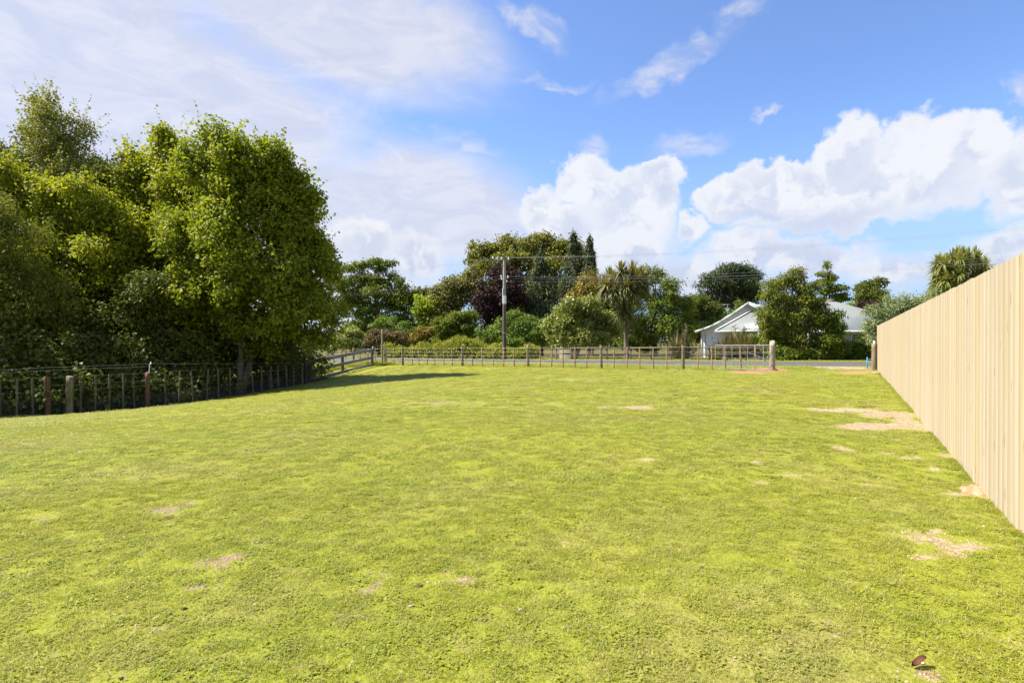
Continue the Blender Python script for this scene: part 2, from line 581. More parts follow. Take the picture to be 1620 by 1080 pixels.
M['paling'] = paling_mat()


def turf_colour(t, pos):
    """yellow-green turf that drifts to deeper green and to straw; the same for soil sheet and blades"""
    n1 = t.noise(pos, .22, 3.0, .5)
    n2 = t.noise(pos, 1.1, 4.0, .6)
    n3 = t.noise(t.v('ADD', pos, (31.0, 12.0, 0.0)), .55, 4.0, .6)
    c = t.mix(t.step(n2, .28, .78), (.330, .338, .030), (.275, .308, .026))
    c = t.mix(t.m('MULTIPLY', t.step(n1, .36, .72), .6), c, (.385, .365, .028))
    c = t.mix(t.m('MULTIPLY', t.step(n3, .46, .78), .6), c, (.385, .320, .115))
    n4 = t.noise(t.v('ADD', pos, (7.0, 3.0, 0.0)), 5.5, 4.0, .65)
    c = t.mix(t.m('MULTIPLY', t.step(n4, .50, .78), .50), c, (.360, .285, .115))      # dead thatch
    c = t.mix(t.m('MULTIPLY', t.step(n4, .46, .24), .40), c, (.125, .195, .022))
    return c


def grass_mat():
    m, t, out = new_mat('turf_blades')
    geo = t.new('ShaderNodeNewGeometry')
    c = turf_colour(t, geo.outputs['Position'])
    at = t.new('ShaderNodeAttribute'); at.attribute_name = 'tint'
    c = t.mix(t.step(at.outputs['Fac'], .74, .92), c, (.50, .42, .20))              # dry straw blades
    c = t.mix(t.m('MULTIPLY', t.step(at.outputs['Fac'], .35, .02), .55), c, (.150, .230, .022))
    p = t.new('ShaderNodeBsdfPrincipled'); t.l.new(c, p.inputs['Base Color'])
    p.inputs['Roughness'].default_value = .5; p.inputs['Specular IOR Level'].default_value = .3
    tr = t.new('ShaderNodeBsdfTranslucent'); t.l.new(t.v('MULTIPLY', c, (1.1, 1.1, .6)), tr.inputs[0])
    mx = t.new('ShaderNodeMixShader'); mx.inputs[0].default_value = .4
    t.l.new(p.outputs[0], mx.inputs[1]); t.l.new(tr.outputs[0], mx.inputs[2]); t.l.new(mx.outputs[0], out.inputs[0])
    return m


def ground_mat():
    m, t, out = new_mat('paddock_soil_and_turf')
    geo = t.new('ShaderNodeNewGeometry'); pos = geo.outputs['Position']
    c = turf_colour(t, pos)
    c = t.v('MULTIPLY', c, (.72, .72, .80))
    fine = t.noise(pos, 45.0, 4.0, .65)
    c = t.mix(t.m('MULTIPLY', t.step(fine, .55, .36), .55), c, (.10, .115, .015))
    c = t.mix(t.m('MULTIPLY', t.step(fine, .58, .74), .4), c, (.34, .31, .10))
    b1 = t.new('ShaderNodeAttribute'); b1.attribute_name = 'bare'
    e = t.m('ADD', b1.outputs['Fac'], t.m('MULTIPLY', t.m('SUBTRACT', t.noise(pos, 9.0, 5.0, .7), .5), 1.5))
    k = t.step(e, .38, .62)
    tt = t.new('ShaderNodeAttribute'); tt.attribute_name = 'clay'
    soil0 = None
    soil = t.mix(t.step(t.m('ADD', t.m('MULTIPLY', t.noise(pos, 22.0, 4.0, .65), .6), t.m('MULTIPLY', t.noise(pos, 90.0, 3.0, .7), .4)), .34, .62), (.15, .115, .065), (.44, .345, .205))
    sx = t.new('ShaderNodeSeparateXYZ'); t.l.new(pos, sx.inputs[0])
    hum = t.step(sx.outputs[0], 0.3, -1.2)
    soil = t.mix(t.m('MULTIPLY', hum, .75), soil, t.mix(t.noise(pos, 40.0, 4.0, .7), (.13, .095, .05), (.27, .205, .11)))
    soil = t.mix(tt.outputs['Fac'], soil, t.mix(t.noise(pos, 22.0, 4.0, .65), (.27, .12, .055), (.38, .20, .11)))
    c = t.mix(k, c, soil)
    sh = t.new('ShaderNodeAttribute'); sh.attribute_name = 'dark_ground'
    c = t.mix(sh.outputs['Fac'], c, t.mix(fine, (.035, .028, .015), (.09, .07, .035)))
    p = t.new('ShaderNodeBsdfPrincipled'); t.l.new(c, p.inputs['Base Color'])
    p.inputs['Roughness'].default_value = .9; p.inputs['Specular IOR Level'].default_value = .1
    b = t.new('ShaderNodeBump'); b.inputs['Strength'].default_value = .8; b.inputs['Distance'].default_value = .02
    t.l.new(fine, b.inputs['Height']); t.l.new(b.outputs[0], p.inputs['Normal'])
    t.l.new(p.outputs[0], out.inputs[0])
    return m


M['grass'] = grass_mat()
M['ground'] = ground_mat()
M['asphalt'] = plain('worn_asphalt', (.075, .071, .067), (.112, .107, .100), 2, rough=.9, spec=.15, bump=.4, bscale=60)

# ------------------------------------------------------------------ ground
# worn patches of the lawn: px, py, half width px, half height px, strength, clay
WORN = [(1345, 649, 74, 4.5, .9, 0), (1400, 655, 48, 8, .9, .2), (1392, 675, 72, 6, .95, .15), (1440, 668, 26, 14, .8, .1), (1330, 710, 24, 4, .75, .1), (1442, 708, 14, 3, .7, 0),
        (1440, 724, 28, 4, .6, 0), (1497, 721, 14, 7, .75, .3), (1546, 778, 20, 14, .85, .6), (1265, 751, 42, 5, .55, 0), (1375, 768, 40, 5, .5, 0), (1480, 848, 70, 14, .66, .1), (1540, 866, 60, 22, .66, .15),
        (1465, 882, 30, 8, .55, .3), (1590, 884, 22, 9, .7, .2), (1003, 645, 38, 3, .75, .25), (955, 644, 24, 2.5, .6, 0), (700, 638, 90, 3, .55, 0), (345, 893, 55, 16, .56, .2), (360, 886, 35, 8, .66, .1), (122, 713, 26, 3, .6, 0),
        (118, 848, 18, 8, .56, .1), (262, 812, 50, 14, .54, 0), (305, 796, 18, 5, .6, 0), (420, 855, 60, 14, .45, 0), (430, 820, 40, 6, .4, 0), (1602, 1017, 16, 6, .9, .1), (1350, 1003, 28, 9, .5, 0), (1455, 1076, 34, 9, .8, .2), (710, 902, 30, 7, .5, .5),
        (1480, 742, 22, 5, .55, 0), (600, 908, 40, 14, .5, .1), (715, 1000, 34, 10, .5, .4), (850, 945, 26, 6, .5, .3), (1215, 585, 26, 4, 1., 1), (1185, 589, 40, 3, .7, .9), (1340, 583, 45, 3.5, .9, .1), (1360, 589, 40, 2.5, .9, .8), (1300, 581, 30, 2, .6, 0),
        (900, 601, 26, 2, .5, 0), (930, 602, 14, 1.6, .5, 0), (620, 686, 26, 3, .4, 0), (475, 770, 40, 5, .4, 0), (80, 660, 10, 2, .2, 0), (1130, 880, 30, 8, .4, 0), (60, 820, 40, 9, .42, 0), (1280, 845, 26, 8, .4, 0), (1000, 880, 60, 12, .35, 0)]
_rw = np.random.default_rng(77)
for _k in range(46):
    if _k < 26:
        _y = _rw.uniform(690, 1070); _x = 1388 + (_y - 585) * .882 - _rw.exponential(70) - 8
        if _x > 1640: continue
    else:
        _y = _rw.uniform(720, 1070); _x = _rw.uniform(20, 1400)
    _sc = (_y - 537) / 300
    WORN.append((_x, _y, _rw.uniform(8, 38) * _sc, _rw.uniform(2, 7) * _sc, _rw.uniform(.44, .68), _rw.choice([0, 0, .2])))
_worn = []
for (px, py, hx, hy, st, cl) in WORN:
    x0, y0, z0 = hit(px, py)
    x1, y1, _ = hit(px, py - hy); x2, y2, _ = hit(px, py + hy)
    _worn.append((x0, (y1 + y2) / 2, max(hx / F * y0, .05), max((y1 - y2) / 2, .05), st, cl, (px - 810) / F))


def bare_at(X, Y):
    b = np.zeros_like(X); cl = np.zeros_like(X)
    qq = X * QV[0] + Y * QV[1]
    b = np.clip(1 - np.abs(qq - 32.6) / .7, 0, 1) * .62          # gravelly edge of the road
    b = np.maximum(b, np.clip(1 - np.abs(qq - 27.75) / .35, 0, 1) * .42)   # thin dry strip under the wires
    wob = (fbm(X * 2.1, Y * 2.1, 41, 3) - .5)
    for (x, y, rx, ry, st, c, a) in _worn:
        dx = X - x - a * (Y - y) * .6
        d = np.sqrt((dx / rx) ** 2 + ((Y - y) / ry) ** 2)
        v = np.clip(1.45 - d + wob * 1.1, 0, 1) * st
        cl = np.where(v > b, c, cl); b = np.maximum(b, v)
    return b, cl


def lines(lo, hi, dense_lo, dense_hi, step):
    mid = np.arange(dense_lo, dense_hi + step, step)
    def grow(a, end, sgn):
        r = []; s = step
        while (end - a) * sgn > 0:
            s *= 1.18; a = a + sgn * s; r.append(a)
        return r
    return np.array(sorted(grow(dense_lo, lo, -1)) + list(mid) + grow(dense_hi, hi, 1))


gx = lines(-900, 900, -19, 17, .15)
gy = lines(-60, 1500, .6, 38, .14)
GX, GY = np.meshgrid(gx, gy)
GZ = ground(GX, GY)
V = np.stack([GX, GY, GZ], -1).reshape(-1, 3)
nx, ny = len(gx), len(gy)
ii = (np.arange(ny - 1)[:, None] * nx + np.arange(nx - 1)[None]).ravel()
mb = MB().add(V, np.stack([ii, ii + 1, ii + nx + 1, ii + nx], -1))
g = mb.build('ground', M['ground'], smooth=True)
tag(g, kind='structure')
B, C = bare_at(V[:, 0], V[:, 1])
P_ = V[:, 0] * PV[0] + V[:, 1] * PV[1]; Q_ = V[:, 0] * QV[0] + V[:, 1] * QV[1]
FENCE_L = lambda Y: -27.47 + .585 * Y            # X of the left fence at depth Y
dark_ground = np.clip(((FENCE_L(V[:, 1]) - V[:, 0]) + .25) / .5, 0, 1) * (V[:, 1] < 31)  # ground turns dark brown behind the left fence and past the far verge
dark_ground = np.maximum(dark_ground, np.clip((Q_ - 44) / 2, 0, 1) * (P_ < 2) * .8)
for nm, val in (('bare', B), ('clay', C), ('dark_ground', dark_ground)):
    at = g.data.attributes.new(nm, 'FLOAT', 'POINT')
    at.data.foreach_set('value', val.astype(np.float32))

# road: a strip along p between q=33 and q=39.5, laid just over the verge
mb = MB()
ps = np.arange(-140, 140, .8); qs = np.array([32.9, 33.0, 34.5, 36.2, 37.9, 39.3, 39.4])
cam_ = np.array([-.06, .035, .06, .08, .06, .035, -.06])
PP, QQ = np.meshgrid(ps, qs)
wobq = np.where((QQ < 33.1), (fbm(PP * .9, PP * 0, 9, 3) - .5) * .35, 0)
XY = PP[..., None] * PV + (QQ + wobq)[..., None] * QV
ZR = ground(XY[..., 0], XY[..., 1], fine=True) + cam_[:, None]
V = np.concatenate([XY, ZR[..., None]], -1).reshape(-1, 3)
n1 = len(ps)
ii = (np.arange(len(qs) - 1)[:, None] * n1 + np.arange(n1 - 1)[None]).ravel()
mb.add(V, np.stack([ii, ii + 1, ii + n1 + 1, ii + n1], -1))
tag(mb.build('road', M['asphalt'], smooth=True), kind='structure')

# ------------------------------------------------------------------ grass (blade tufts spread over turf and verge)
def tuft_mesh(name, n, rad, h, w, seed, clover=False, tall=1.0, leafy=False):
    r = np.random.default_rng(seed)
    mb = MB()
    for i in range(n):
        a = r.uniform(0, 2 * math.pi); d = rad * math.sqrt(r.uniform())
        base = np.array([math.cos(a) * d, math.sin(a) * d, -.004])
        lean = r.uniform(.3, 1.5); az = r.uniform(0, 2 * math.pi); H = h * r.uniform(.5, 1.25) * tall
        dr = np.array([math.cos(az), math.sin(az), 0]); sd = np.array([-dr[1], dr[0], 0])
        tint = r.uniform()
        if leafy:
            # a flat rosette of broad pasture weed
            dr = np.array([math.cos(a), math.sin(a), 0]); sd = np.array([-dr[1], dr[0], 0]); Lw = rad * r.uniform(.5, 1.0); ww = .0042
            c = np.array([0, 0, h * .25])
            mb.add([c, c + dr * Lw * .6 + sd * ww + [0, 0, h * .35], c + dr * Lw + [0, 0, h * .15], c + dr * Lw * .6 - sd * ww + [0, 0, h * .35]], [(0, 1, 2, 3)], [tint * .3])
            continue
        if clover and r.uniform() < .55:
            c = base + np.array([0, 0, h * r.uniform(.4, .8)]) + dr * .01
            nrm = np.array([r.normal(0, .35), r.normal(0, .35), 1]); nrm /= np.linalg.norm(nrm)
            u = np.cross(nrm, sd); u /= np.linalg.norm(u); s2 = np.cross(nrm, u)
            q = r.uniform(.005, .009)
            mb.add([c - u * q, c + s2 * q * .9, c + u * q, c - s2 * q * .9], [(0, 1, 2, 3)], [tint * .6])
            continue
        W = w * r.uniform(.7, 1.3) / 2
        m_ = base + dr * H * .35 * lean + np.array([0, 0, H * .62])
        tp = base + dr * H * 1.0 * lean + np.array([0, 0, H * (1.0 - .42 * lean)])
        mb.add([base - sd * W, base + sd * W, m_ + sd * W * .8, m_ - sd * W * .8], [(0, 1, 2, 3)], [tint])
        mb.add([m_ - sd * W * .8, m_ + sd * W * .8, tp], [(0, 1, 2)], [tint])
    o = mb.build(name, M['grass'], attr='tint')
    COL.objects.unlink(o)
    return o


tcol = bpy.data.collections.new('tuft_sources')
for i in range(11):
    o = tuft_mesh('tuft', 62, .062, .027, .0024, 100 + i, clover=(i % 6 == 1))
    tcol.objects.link(o)
o = tuft_mesh('weed_rosette', 14, .040, .02, .003, 131, leafy=True)
tcol.objects.link(o)
lcol = bpy.data.collections.new('long_tuft_sources')
for i in range(3):
    o = tuft_mesh('long_tuft', 40, .09, .20, .006, 200 + i)
    lcol.objects.link(o)


def scatter(name, P, scl, coll, label=None):
    me = bpy.data.meshes.new(name)
    me.vertices.add(len(P)); me.vertices.foreach_set('co', P.ravel())
    a = me.attributes.new('scl', 'FLOAT_VECTOR', 'POINT'); a.data.foreach_set('vector', scl.astype(np.float32).ravel())
    rot = np.zeros((len(P), 3)); rot[:, 2] = rng.uniform(0, 6.283, len(P)); rot[:, 0] = rng.normal(0, .08, len(P)); rot[:, 1] = rng.normal(0, .08, len(P))
    a = me.attributes.new('rot', 'FLOAT_VECTOR', 'POINT'); a.data.foreach_set('vector', rot.astype(np.float32).ravel())
    o = bpy.data.objects.new(name, me); COL.objects.link(o)
    ng = bpy.data.node_groups.new(name, 'GeometryNodeTree')
    ng.interface.new_socket('Geometry', in_out='INPUT', socket_type='NodeSocketGeometry')
    ng.interface.new_socket('Geometry', in_out='OUTPUT', socket_type='NodeSocketGeometry')
    N = ng.nodes; L = ng.links
    gi = N.new('NodeGroupInput'); go = N.new('NodeGroupOutput')
    m2p = N.new('GeometryNodeMeshToPoints')
    ci = N.new('GeometryNodeCollectionInfo'); ci.inputs['Collection'].default_value = coll
    ci.inputs['Separate Children'].default_value = True; ci.inputs['Reset Children'].default_value = True
    iop = N.new('GeometryNodeInstanceOnPoints'); iop.inputs['Pick Instance'].default_value = True
    L.new(gi.outputs[0], m2p.inputs[0]); L.new(m2p.outputs[0], iop.inputs['Points']); L.new(ci.outputs[0], iop.inputs['Instance'])
    for nm, sk in (('rot', 'Rotation'), ('scl', 'Scale')):
        na = N.new('GeometryNodeInputNamedAttribute'); na.data_type = 'FLOAT_VECTOR'; na.inputs['Name'].default_value = nm
        L.new(na.outputs['Attribute'], iop.inputs[sk])
    L.new(iop.outputs[0], go.inputs[0])
    md = o.modifiers.new('scatter', 'NODES'); md.node_group = ng
    me.materials.append(M['grass'])
    return tag(o, label, 'grass' if label else None, kind='stuff')


def lawn_points(y0, y1, dens, margin=1.0, beyond=False):
    W = .9 * y1 + margin
    n = int(dens * 2 * W * (y1 - y0))
    X = rng.uniform(-W, W, n); Y = rng.uniform(y0, y1, n)
    p = X * PV[0] + Y * PV[1]; q = X * QV[0] + Y * QV[1]
    keep = (np.abs(X) < .9 * Y + margin) & (p < .92)
    if beyond:
        keep &= (q > 27.5) & ((q < 32.9) | (q > 39.5)) & (q < 48)
        keep |= (np.abs(X) < .9 * Y + margin) & (p >= .92) & (q > 27.5) & (q < 32.9)
    else:
        keep &= (q < 27.7) & (X > FENCE_L(Y) + .05)
    X, Y = X[keep], Y[keep]
    b, _ = bare_at(X, Y)
    keep = (b + (fbm(X * 9, Y * 9, 77, 3) - .5) * .8) < .42
    # bare soil shows here and there between the tufts
    keep &= rng.uniform(size=len(X)) < .75 + .4 * fbm(X * 3.5, Y * 3.5, 12, 3)
    X, Y = X[keep], Y[keep]
    return np.stack([X, Y, ground(X, Y)], -1)


def gscale(P, s, zs):
    k = rng.uniform(.75, 1.3, len(P)) * s
    hz = zs * (.6 + .8 * fbm(P[:, 0] * 2.3, P[:, 1] * 2.3, 21, 3)) * rng.uniform(.8, 1.2, len(P))
    return np.stack([k, k, hz], -1)


sets = [lawn_points(1.0, 5, 460, 3.0), lawn_points(5, 10, 180, 3.0), lawn_points(10, 18, 50), lawn_points(18, 38, 20)]
scs = [gscale(sets[0], .86, .58), gscale(sets[1], 1.28, .66), gscale(sets[2], 2.3, .8), gscale(sets[3], 3.4, 1.0)]
scatter('grass', np.vstack(sets), np.vstack(scs), tcol, 'short rough yellow-green turf covering the sloping paddock')
PB = lawn_points(24, 56, 16, 2, beyond=True)
scatter('verge_grass', PB, gscale(PB, 3.4, 2.6), tcol, 'green roadside verge grass beyond the wire fence')
# uncut grass along the foot of the paling fence
_q = rng.uniform(.5, 27.4, 1500); _p = .915 - np.abs(rng.normal(0, .022, 1500))
_xy = _p[:, None] * PV + _q[:, None] * QV
PF = np.column_stack([_xy, ground(_xy[:, 0], _xy[:, 1])]); PF = PF[(PF[:, 1] > .8) & (bare_at(PF[:, 0], PF[:, 1])[0] < .3)]
scatter('fence_foot_grass', PF, gscale(PF, .6, 1.5), tcol, 'darker uncut grass along the foot of the paling fence')
# crumbs of soil and small stones on the bare patches
n = 60000
Y_ = rng.uniform(2, 14, n); X_ = rng.uniform(-1, 1, n) * (.9 * Y_ + .5)
b_, _ = bare_at(X_, Y_); k_ = (b_ > .42) & (X_ * PV[0] + Y_ * PV[1] < .9); X_ = X_[k_][:3500]; Y_ = Y_[k_][:3500]
Z_ = ground(X_, Y_); n = len(X_); r_s = rng.uniform(.003, .011, n) * (1 + .5 * (Y_ > 7))
tet = np.array([[1, 0, -.2], [-.5, .87, -.2], [-.5, -.87, -.2], [0, 0, .8]])
ang = rng.uniform(0, 6.28, n); ca, sa = np.cos(ang), np.sin(ang)
Rm = np.stack([np.stack([ca, -sa, 0 * ca], -1), np.stack([sa, ca, 0 * ca], -1), np.stack([0 * ca, 0 * ca, 1 + 0 * ca], -1)], 1)
V = np.einsum('nij,kj->nki', Rm, tet) * (r_s[:, None, None] * rng.uniform(.6, 1.3, (n, 4, 1))) + np.stack([X_, Y_, Z_ + .002], -1)[:, None]
f_ = np.arange(n)[:, None] * 4
tag(MB().add(V.reshape(-1, 3), np.vstack([f_ + [0, 1, 3], f_ + [1, 2, 3], f_ + [2, 0, 3]])).build('soil_crumbs', M['crumb']), 'crumbs of dry soil strewn over the bare patches', 'soil', kind='stuff')
# long grass at the front left corner, behind the rails
n = 900
front_line = lambda v: (lambda a: (a * 32.1 / (1 + .5945 * a), 32.1 / (1 + .5945 * a)))((v - 810) / F)
p = rng.uniform(-31, -26.6, n); q = rng.uniform(20, 31, n)
XY = p[:, None] * PV + q[:, None] * QV
P2 = np.column_stack([XY, ground(XY[:, 0], XY[:, 1])])
c0 = np.array([rng.uniform(582, 612, 320)])[0]; cc = np.array([front_line(v) for v in c0]) + np.column_stack([rng.normal(0, .25, 320), rng.uniform(-.5, .5, 320)])
P2 = np.vstack([P2[(P2[:, 1] > 30) & ((P2[:, 0] - (-10.6 + (P2[:, 1] - 30) * .262)) < -.2)], np.column_stack([cc, ground(cc[:, 0], cc[:, 1])])])
P2 = P2[P2[:, 0] < -7.6]
scatter('long_grass', P2, gscale(P2, 1.6, 1.5), lcol, 'long rank grass growing behind the weathered rail fence')

# ------------------------------------------------------------------ board fence on the right
bf = empty('board_fence', (*pq(.94, 27.5), 0), 'tall new pine paling fence running along the edge of the lawn', 'fence')
pal = []
for k in range(10):
    r = np.random.default_rng(50 + k)
    w_ = .1502 - (0.0 if k < 7 else .0022 * (k - 6))
    mb = MB(); H = 1.80
    # a board with eased arrises and very slight cup and bow
    ws = [-w_ / 2, -w_ / 2 + .0007, w_ / 2 - .0007, w_ / 2]
    zs = np.linspace(0, H, 5)
    bow = r.normal(0, .0009, 5).cumsum() * .5
    V = []
    for j, z in enumerate(zs):
        for (y, x) in ((ws[0], .009), (ws[0], .0006), (ws[1], 0), (ws[2], 0), (ws[3], .0006), (ws[3], .009), (ws[3], .018), (ws[0], .018)):
            V.append((x + bow[j], y + bow[j] * .4, z))
    Fq = [(j * 8 + a, j * 8 + (a + 1) % 8, (j + 1) * 8 + (a + 1) % 8, (j + 1) * 8 + a) for j in range(4) for a in range(8)]
    mb.add(V, Fq)
    mb.add([V[a] for a in range(8)], [tuple(range(8))]); mb.add([V[32 + a] for a in range(8)], [tuple(range(7, -1, -1))])
    o = mb.build('paling', M['paling'], origin=(0, 0, 0))
    COL.objects.unlink(o); pal.append(o.data); bpy.data.objects.remove(o)
rotb = math.atan2(QV[1], QV[0]) - math.pi / 2
NB = 176
for i in range(NB):
    q = 27.5 - .075 - i * .150
    o = bpy.data.objects.new('paling', pal[rng.integers(0, 10)])
    o.parent = bf
    xy = pq(.94 + rng.normal(0, .0005) + (.004 if rng.uniform() < .10 else 0), q) - pq(.94, 27.5)
    o.location = (xy[0], xy[1], -.012 + rng.normal(0, .003))
    o.rotation_euler = (rng.normal(0, .0008), 0, rotb)
    COL.objects.link(o)
ax = np.array([[QV[0], QV[1], 0], [PV[0], PV[1], 0], [0, 0, 1.]])
for z in (.3, .95, 1.58):
    MB().box((*pq(.94 + .045, 14.3), z), (26.4, .045, .09), ax).build('rail', M['paling'], bf)
for i in range(12):
    MB().box((*pq(.94 + .12, 27.3 - i * 2.35), .86), (.1, .1, 1.72), ax).build('post', M['post'], bf)

# ------------------------------------------------------------------ farm fences
def post_mesh(kind, r, H, seed):
    rr = np.random.default_rng(seed)
    mb = MB()
    if kind == 'round':
        n = 12
        zs = np.array([-.25, 0, .3 * H, .6 * H, .85 * H, H - .012, H])
        pts = np.column_stack([rr.normal(0, .004, 7), rr.normal(0, .004, 7), zs])
        mb.tube(pts, np.array([1.06, 1.06, 1.03, 1.0, .99, .96, .88]) * r, n)
    else:
        zs = np.linspace(-.2, H, 5)
        bx = rr.normal(0, .005, 5).cumsum() * .6
        V = []
        for z, b in zip(zs, bx):
            k = 1 + rr.normal(0, .03)
            for (a, c) in ((-1, -1), (1, -1), (1, 1), (-1, 1)):
                V.append((a * r * k + b, c * r * .75 * k, z + (rr.normal(0, .008) if z == zs[-1] else 0)))
        mb.add(V, [(j * 4 + a, j * 4 + (a + 1) % 4, (j + 1) * 4 + (a + 1) % 4, (j + 1) * 4 + a) for j in range(4) for a in range(4)])
        mb.add(V[-4:], [(0, 1, 2, 3)])
    return mb


_cache = {}


def place(parent, name, kind, r, H, mat, loc, lean=(0, 0), rz=0, label=None):
    key = (kind, round(r, 3), round(H, 2), mat.name, rng.integers(0, 4))
    if key not in _cache:
        o = post_mesh(kind, r, H, int(rng.integers(0, 9999))).build(name, mat, origin=(0, 0, 0), smooth=False)
        _cache[key] = o.data; bpy.data.objects.remove(o)
    o = bpy.data.objects.new(name, _cache[key])
    o.parent = parent
    l = np.asarray(loc, float) - (ROOTLOC[parent.name] if parent is not None else 0)
    o.location = l; o.rotation_euler = (lean[0], lean[1], rz)
    COL.objects.link(o)
    if label: o['label'] = label
    return o


# front fence (wire, with round posts and sawn battens)
A0 = pq(.94, 27.6)


def front(px):
    a = (px - 810) / F
    Z = 32.1 / (1 + .5945 * a)
    return a * Z, Z


fx, fy = front(1222)
ff = empty('wire_fence', (fx, fy, gz(fx, fy)), 'wire farm fence with tan battens and round posts along the road', 'fence')
rzf = math.atan2(PV[1], PV[0])
bpx = [528, 541, 570, 582, 594, 622.4, 651.8, 662.6, 675.8, 687.9, 702.3, 715.6, 747.6, 763.3, 780.6, 797, 813.8, 854.8, 872.6, 890.7, 909.7, 928.3, 971.1, 991.6, 1012, 1033.7, 1054.7, 1104, 1126.4, 1148, 1172.6, 1195]
ppx = [559, 637.3, 731.2, 835.3, 951.1, 1080.7]
for px in bpx:
    x, y = front(px)
    red = px in (763.3, 797, 890.7, 780.6)
    ln = -.10 if px == 651.8 else rng.normal(0, .022)
    place(ff, 'batten', 'sq', .027, 1.12 + rng.normal(0, .02), M['batten'], (x, y, gz(x, y) - .02), (rng.normal(0, .02), -ln), rzf)
for px in ppx:
    x, y = front(px)
    place(ff, 'post', 'round', .078, 1.20 + rng.normal(0, .02), M['post'], (x, y, gz(x, y) - .02), (rng.normal(0, .012), rng.normal(0, .012)))
x, y = front(1222)
place(ff, 'strainer_post', 'round', .118, 1.30, M['strainer'], (x, y, gz(x, y) - .02), label='thick pale strainer post that carries the gate')
x, y = front(610.5)
place(ff, 'strainer_post', 'round', .10, 1.16, M['strainer'], (x, y, gz(x, y) - .02), label='thick corner post')
x, y = front(606.5)
xc, yc = x - .05, y - .12
place(ff, 'tall_post', 'round', .062, 2.35, M['strainer'], (xc, yc, gz(xc, yc) - .02), label='tall thin pale corner post')
wires_px = [500, 559, 610.5, 637.3, 731.2, 835.3, 951.1, 1080.7, 1222]
for h in (.22, .42, .62, .84, 1.06):
    pts = []
    for a_, b_ in zip(wires_px[:-1], wires_px[1:]):
        for t_ in np.linspace(0, 1, 6)[:-1]:
            x, y = front(a_ + (b_ - a_) * t_)
            pts.append((x + PV[1] * .03, y - .075, float(ground([x], [y], False)[0]) + h - .02 * math.sin(t_ * math.pi) + .02))
    x, y = front(1222); pts.append((x, y - .09, gz(x, y) + h))
    MB().tube(pts, .0024, 5, False).build('wire', M['wire'], ff)

# gate-side post by the board fence
x, y = front(1383)
y -= .35; x = (1383 - 810) / F * y
gp = empty('gate_post', (x, y, gz(x, y)), 'round brown gate post with white insulator beside the paling fence', 'post')
place(gp, 'post', 'round', .098, 1.10, M['post'], (x, y, gz(x, y) - .02))
mb = MB(); mb.tube([(x - .03, y - .05, gz(x, y) + 1.07), (x - .03, y - .05, gz(x, y) + 1.14), (x - .03, y - .05, gz(x, y) + 1.19)], [.032, .042, .022], 8)
mb.build('insulator', M['white'], gp)
# blue peg
x, y = hit(1372, 583)[:2]
bp = empty('marker_peg', (x, y, gz(x, y)), 'thin blue painted survey peg beside the gateway post', 'peg')
MB().box((x, y, gz(x, y) + .25), (.026, .026, .55)).build('stake', M['blue'], bp)

# open gate folded back against the fence
A_ = np.array(front(1218)) + np.array([-.05, -.22]); B_ = np.array(front(1128)) + np.array([.0, -.30])
za, zb = gz(*A_), gz(*B_)
gt = empty('pipe_gate', (*A_, za), 'open galvanised pipe gate folded back against the wire fence', 'gate')
GA = lambda t_, h: np.array([A_[0] + (B_[0] - A_[0]) * t_, A_[1] + (B_[1] - A_[1]) * t_, za + .07 + (zb - za) * .45 * t_ + h])
GH = 1.06
mb = MB()
mb.tube([GA(0, 0), GA(1, 0)], .013, 8); mb.tube([GA(0, GH), GA(1, GH)], .019, 8)
mb.tube([GA(0, 0), GA(0, GH)], .015, 8); mb.tube([GA(1, 0), GA(1, GH)], .015, 8)
mb.build('frame', M['galv'], gt, smooth=True)
for t_ in (.13, .27, .41, .55, .69, .84):
    MB().tube([GA(t_, .01), GA(t_, GH - .01)], .0105, 6).build('bar', M['galv'], gt, smooth=True)
for h in (.26, .50, .74, .93):
    MB().tube([GA(0, h), GA(.5, h - .008), GA(1, h)], .003, 5).build('wire', M['wire'], gt)
MB().tube([GA(0, .35), GA(.41, .75)], .008, 5).build('brace', M['galv'], gt)
for h in (.2, .9):
    MB().tube([GA(0, h), GA(-.03, h) + [0, .1, 0], GA(-.05, h) + [0, .2, 0]], .014, 6).build('hinge', M['galv'], gt)

# left netting fence
def leftp(px):
    a = (px - 810) / F
    Z = 27.47 / (.585 - a)
    return a * Z, Z


x, y = leftp(109)
lf = empty('netting_fence', (x, y, gz(x, y)), 'shaded post and wire fence with netting below the trees', 'fence')
lb = [0, 27, 52, 128, 150, 173, 194, 213, 261, 283, 306, 327, 346, 364, 401, 414, 428, 440, 454, 465, -25, -50, -75, -100]
topy = lambda px: 600 - (px / 454.0) * 23
def lh(px):
    a_, Z = leftp(px)
    t_ = CAMZ + (537 - topy(px)) / F * Z
    return t_ - gz(a_, Z)
for px in lb:
    x, y = leftp(px)
    place(lf, 'batten', 'sq', .026, max(.9, min(1.5, lh(px))), M['oldpost'], (x, y, gz(x, y) - .02), (rng.normal(0, .025), rng.normal(0, .03)), 1.04)
for px, r, mt in ((76, .085, 'oldpost_red'), (109, .115, 'strainer'), (233, .08, 'oldpost_red'), (478, .06, 'oldpost'), (484, .075, 'darkpost'), (490, .075, 'darkpost')):
    x, y = leftp(px)
    if mt == 'strainer': mt = 'post'
    place(lf, 'post', 'round', r, max(.9, min(1.5, lh(px))), M[mt], (x, y, gz(x, y) - .02), (rng.normal(0, .02), rng.normal(0, .02)))
for h, rr in ((.98, .0016), (.80, .0016), (1.25, .0016)):
    pts = []
    for px in range(-160, 490, 14):
        x, y = leftp(px); pts.append((x + .04, y - .03, float(ground([x], [y], False)[0]) + h * lh(px) / 1.27))
    MB().tube(pts, rr, 4, False).build('wire', M['wire'], lf)
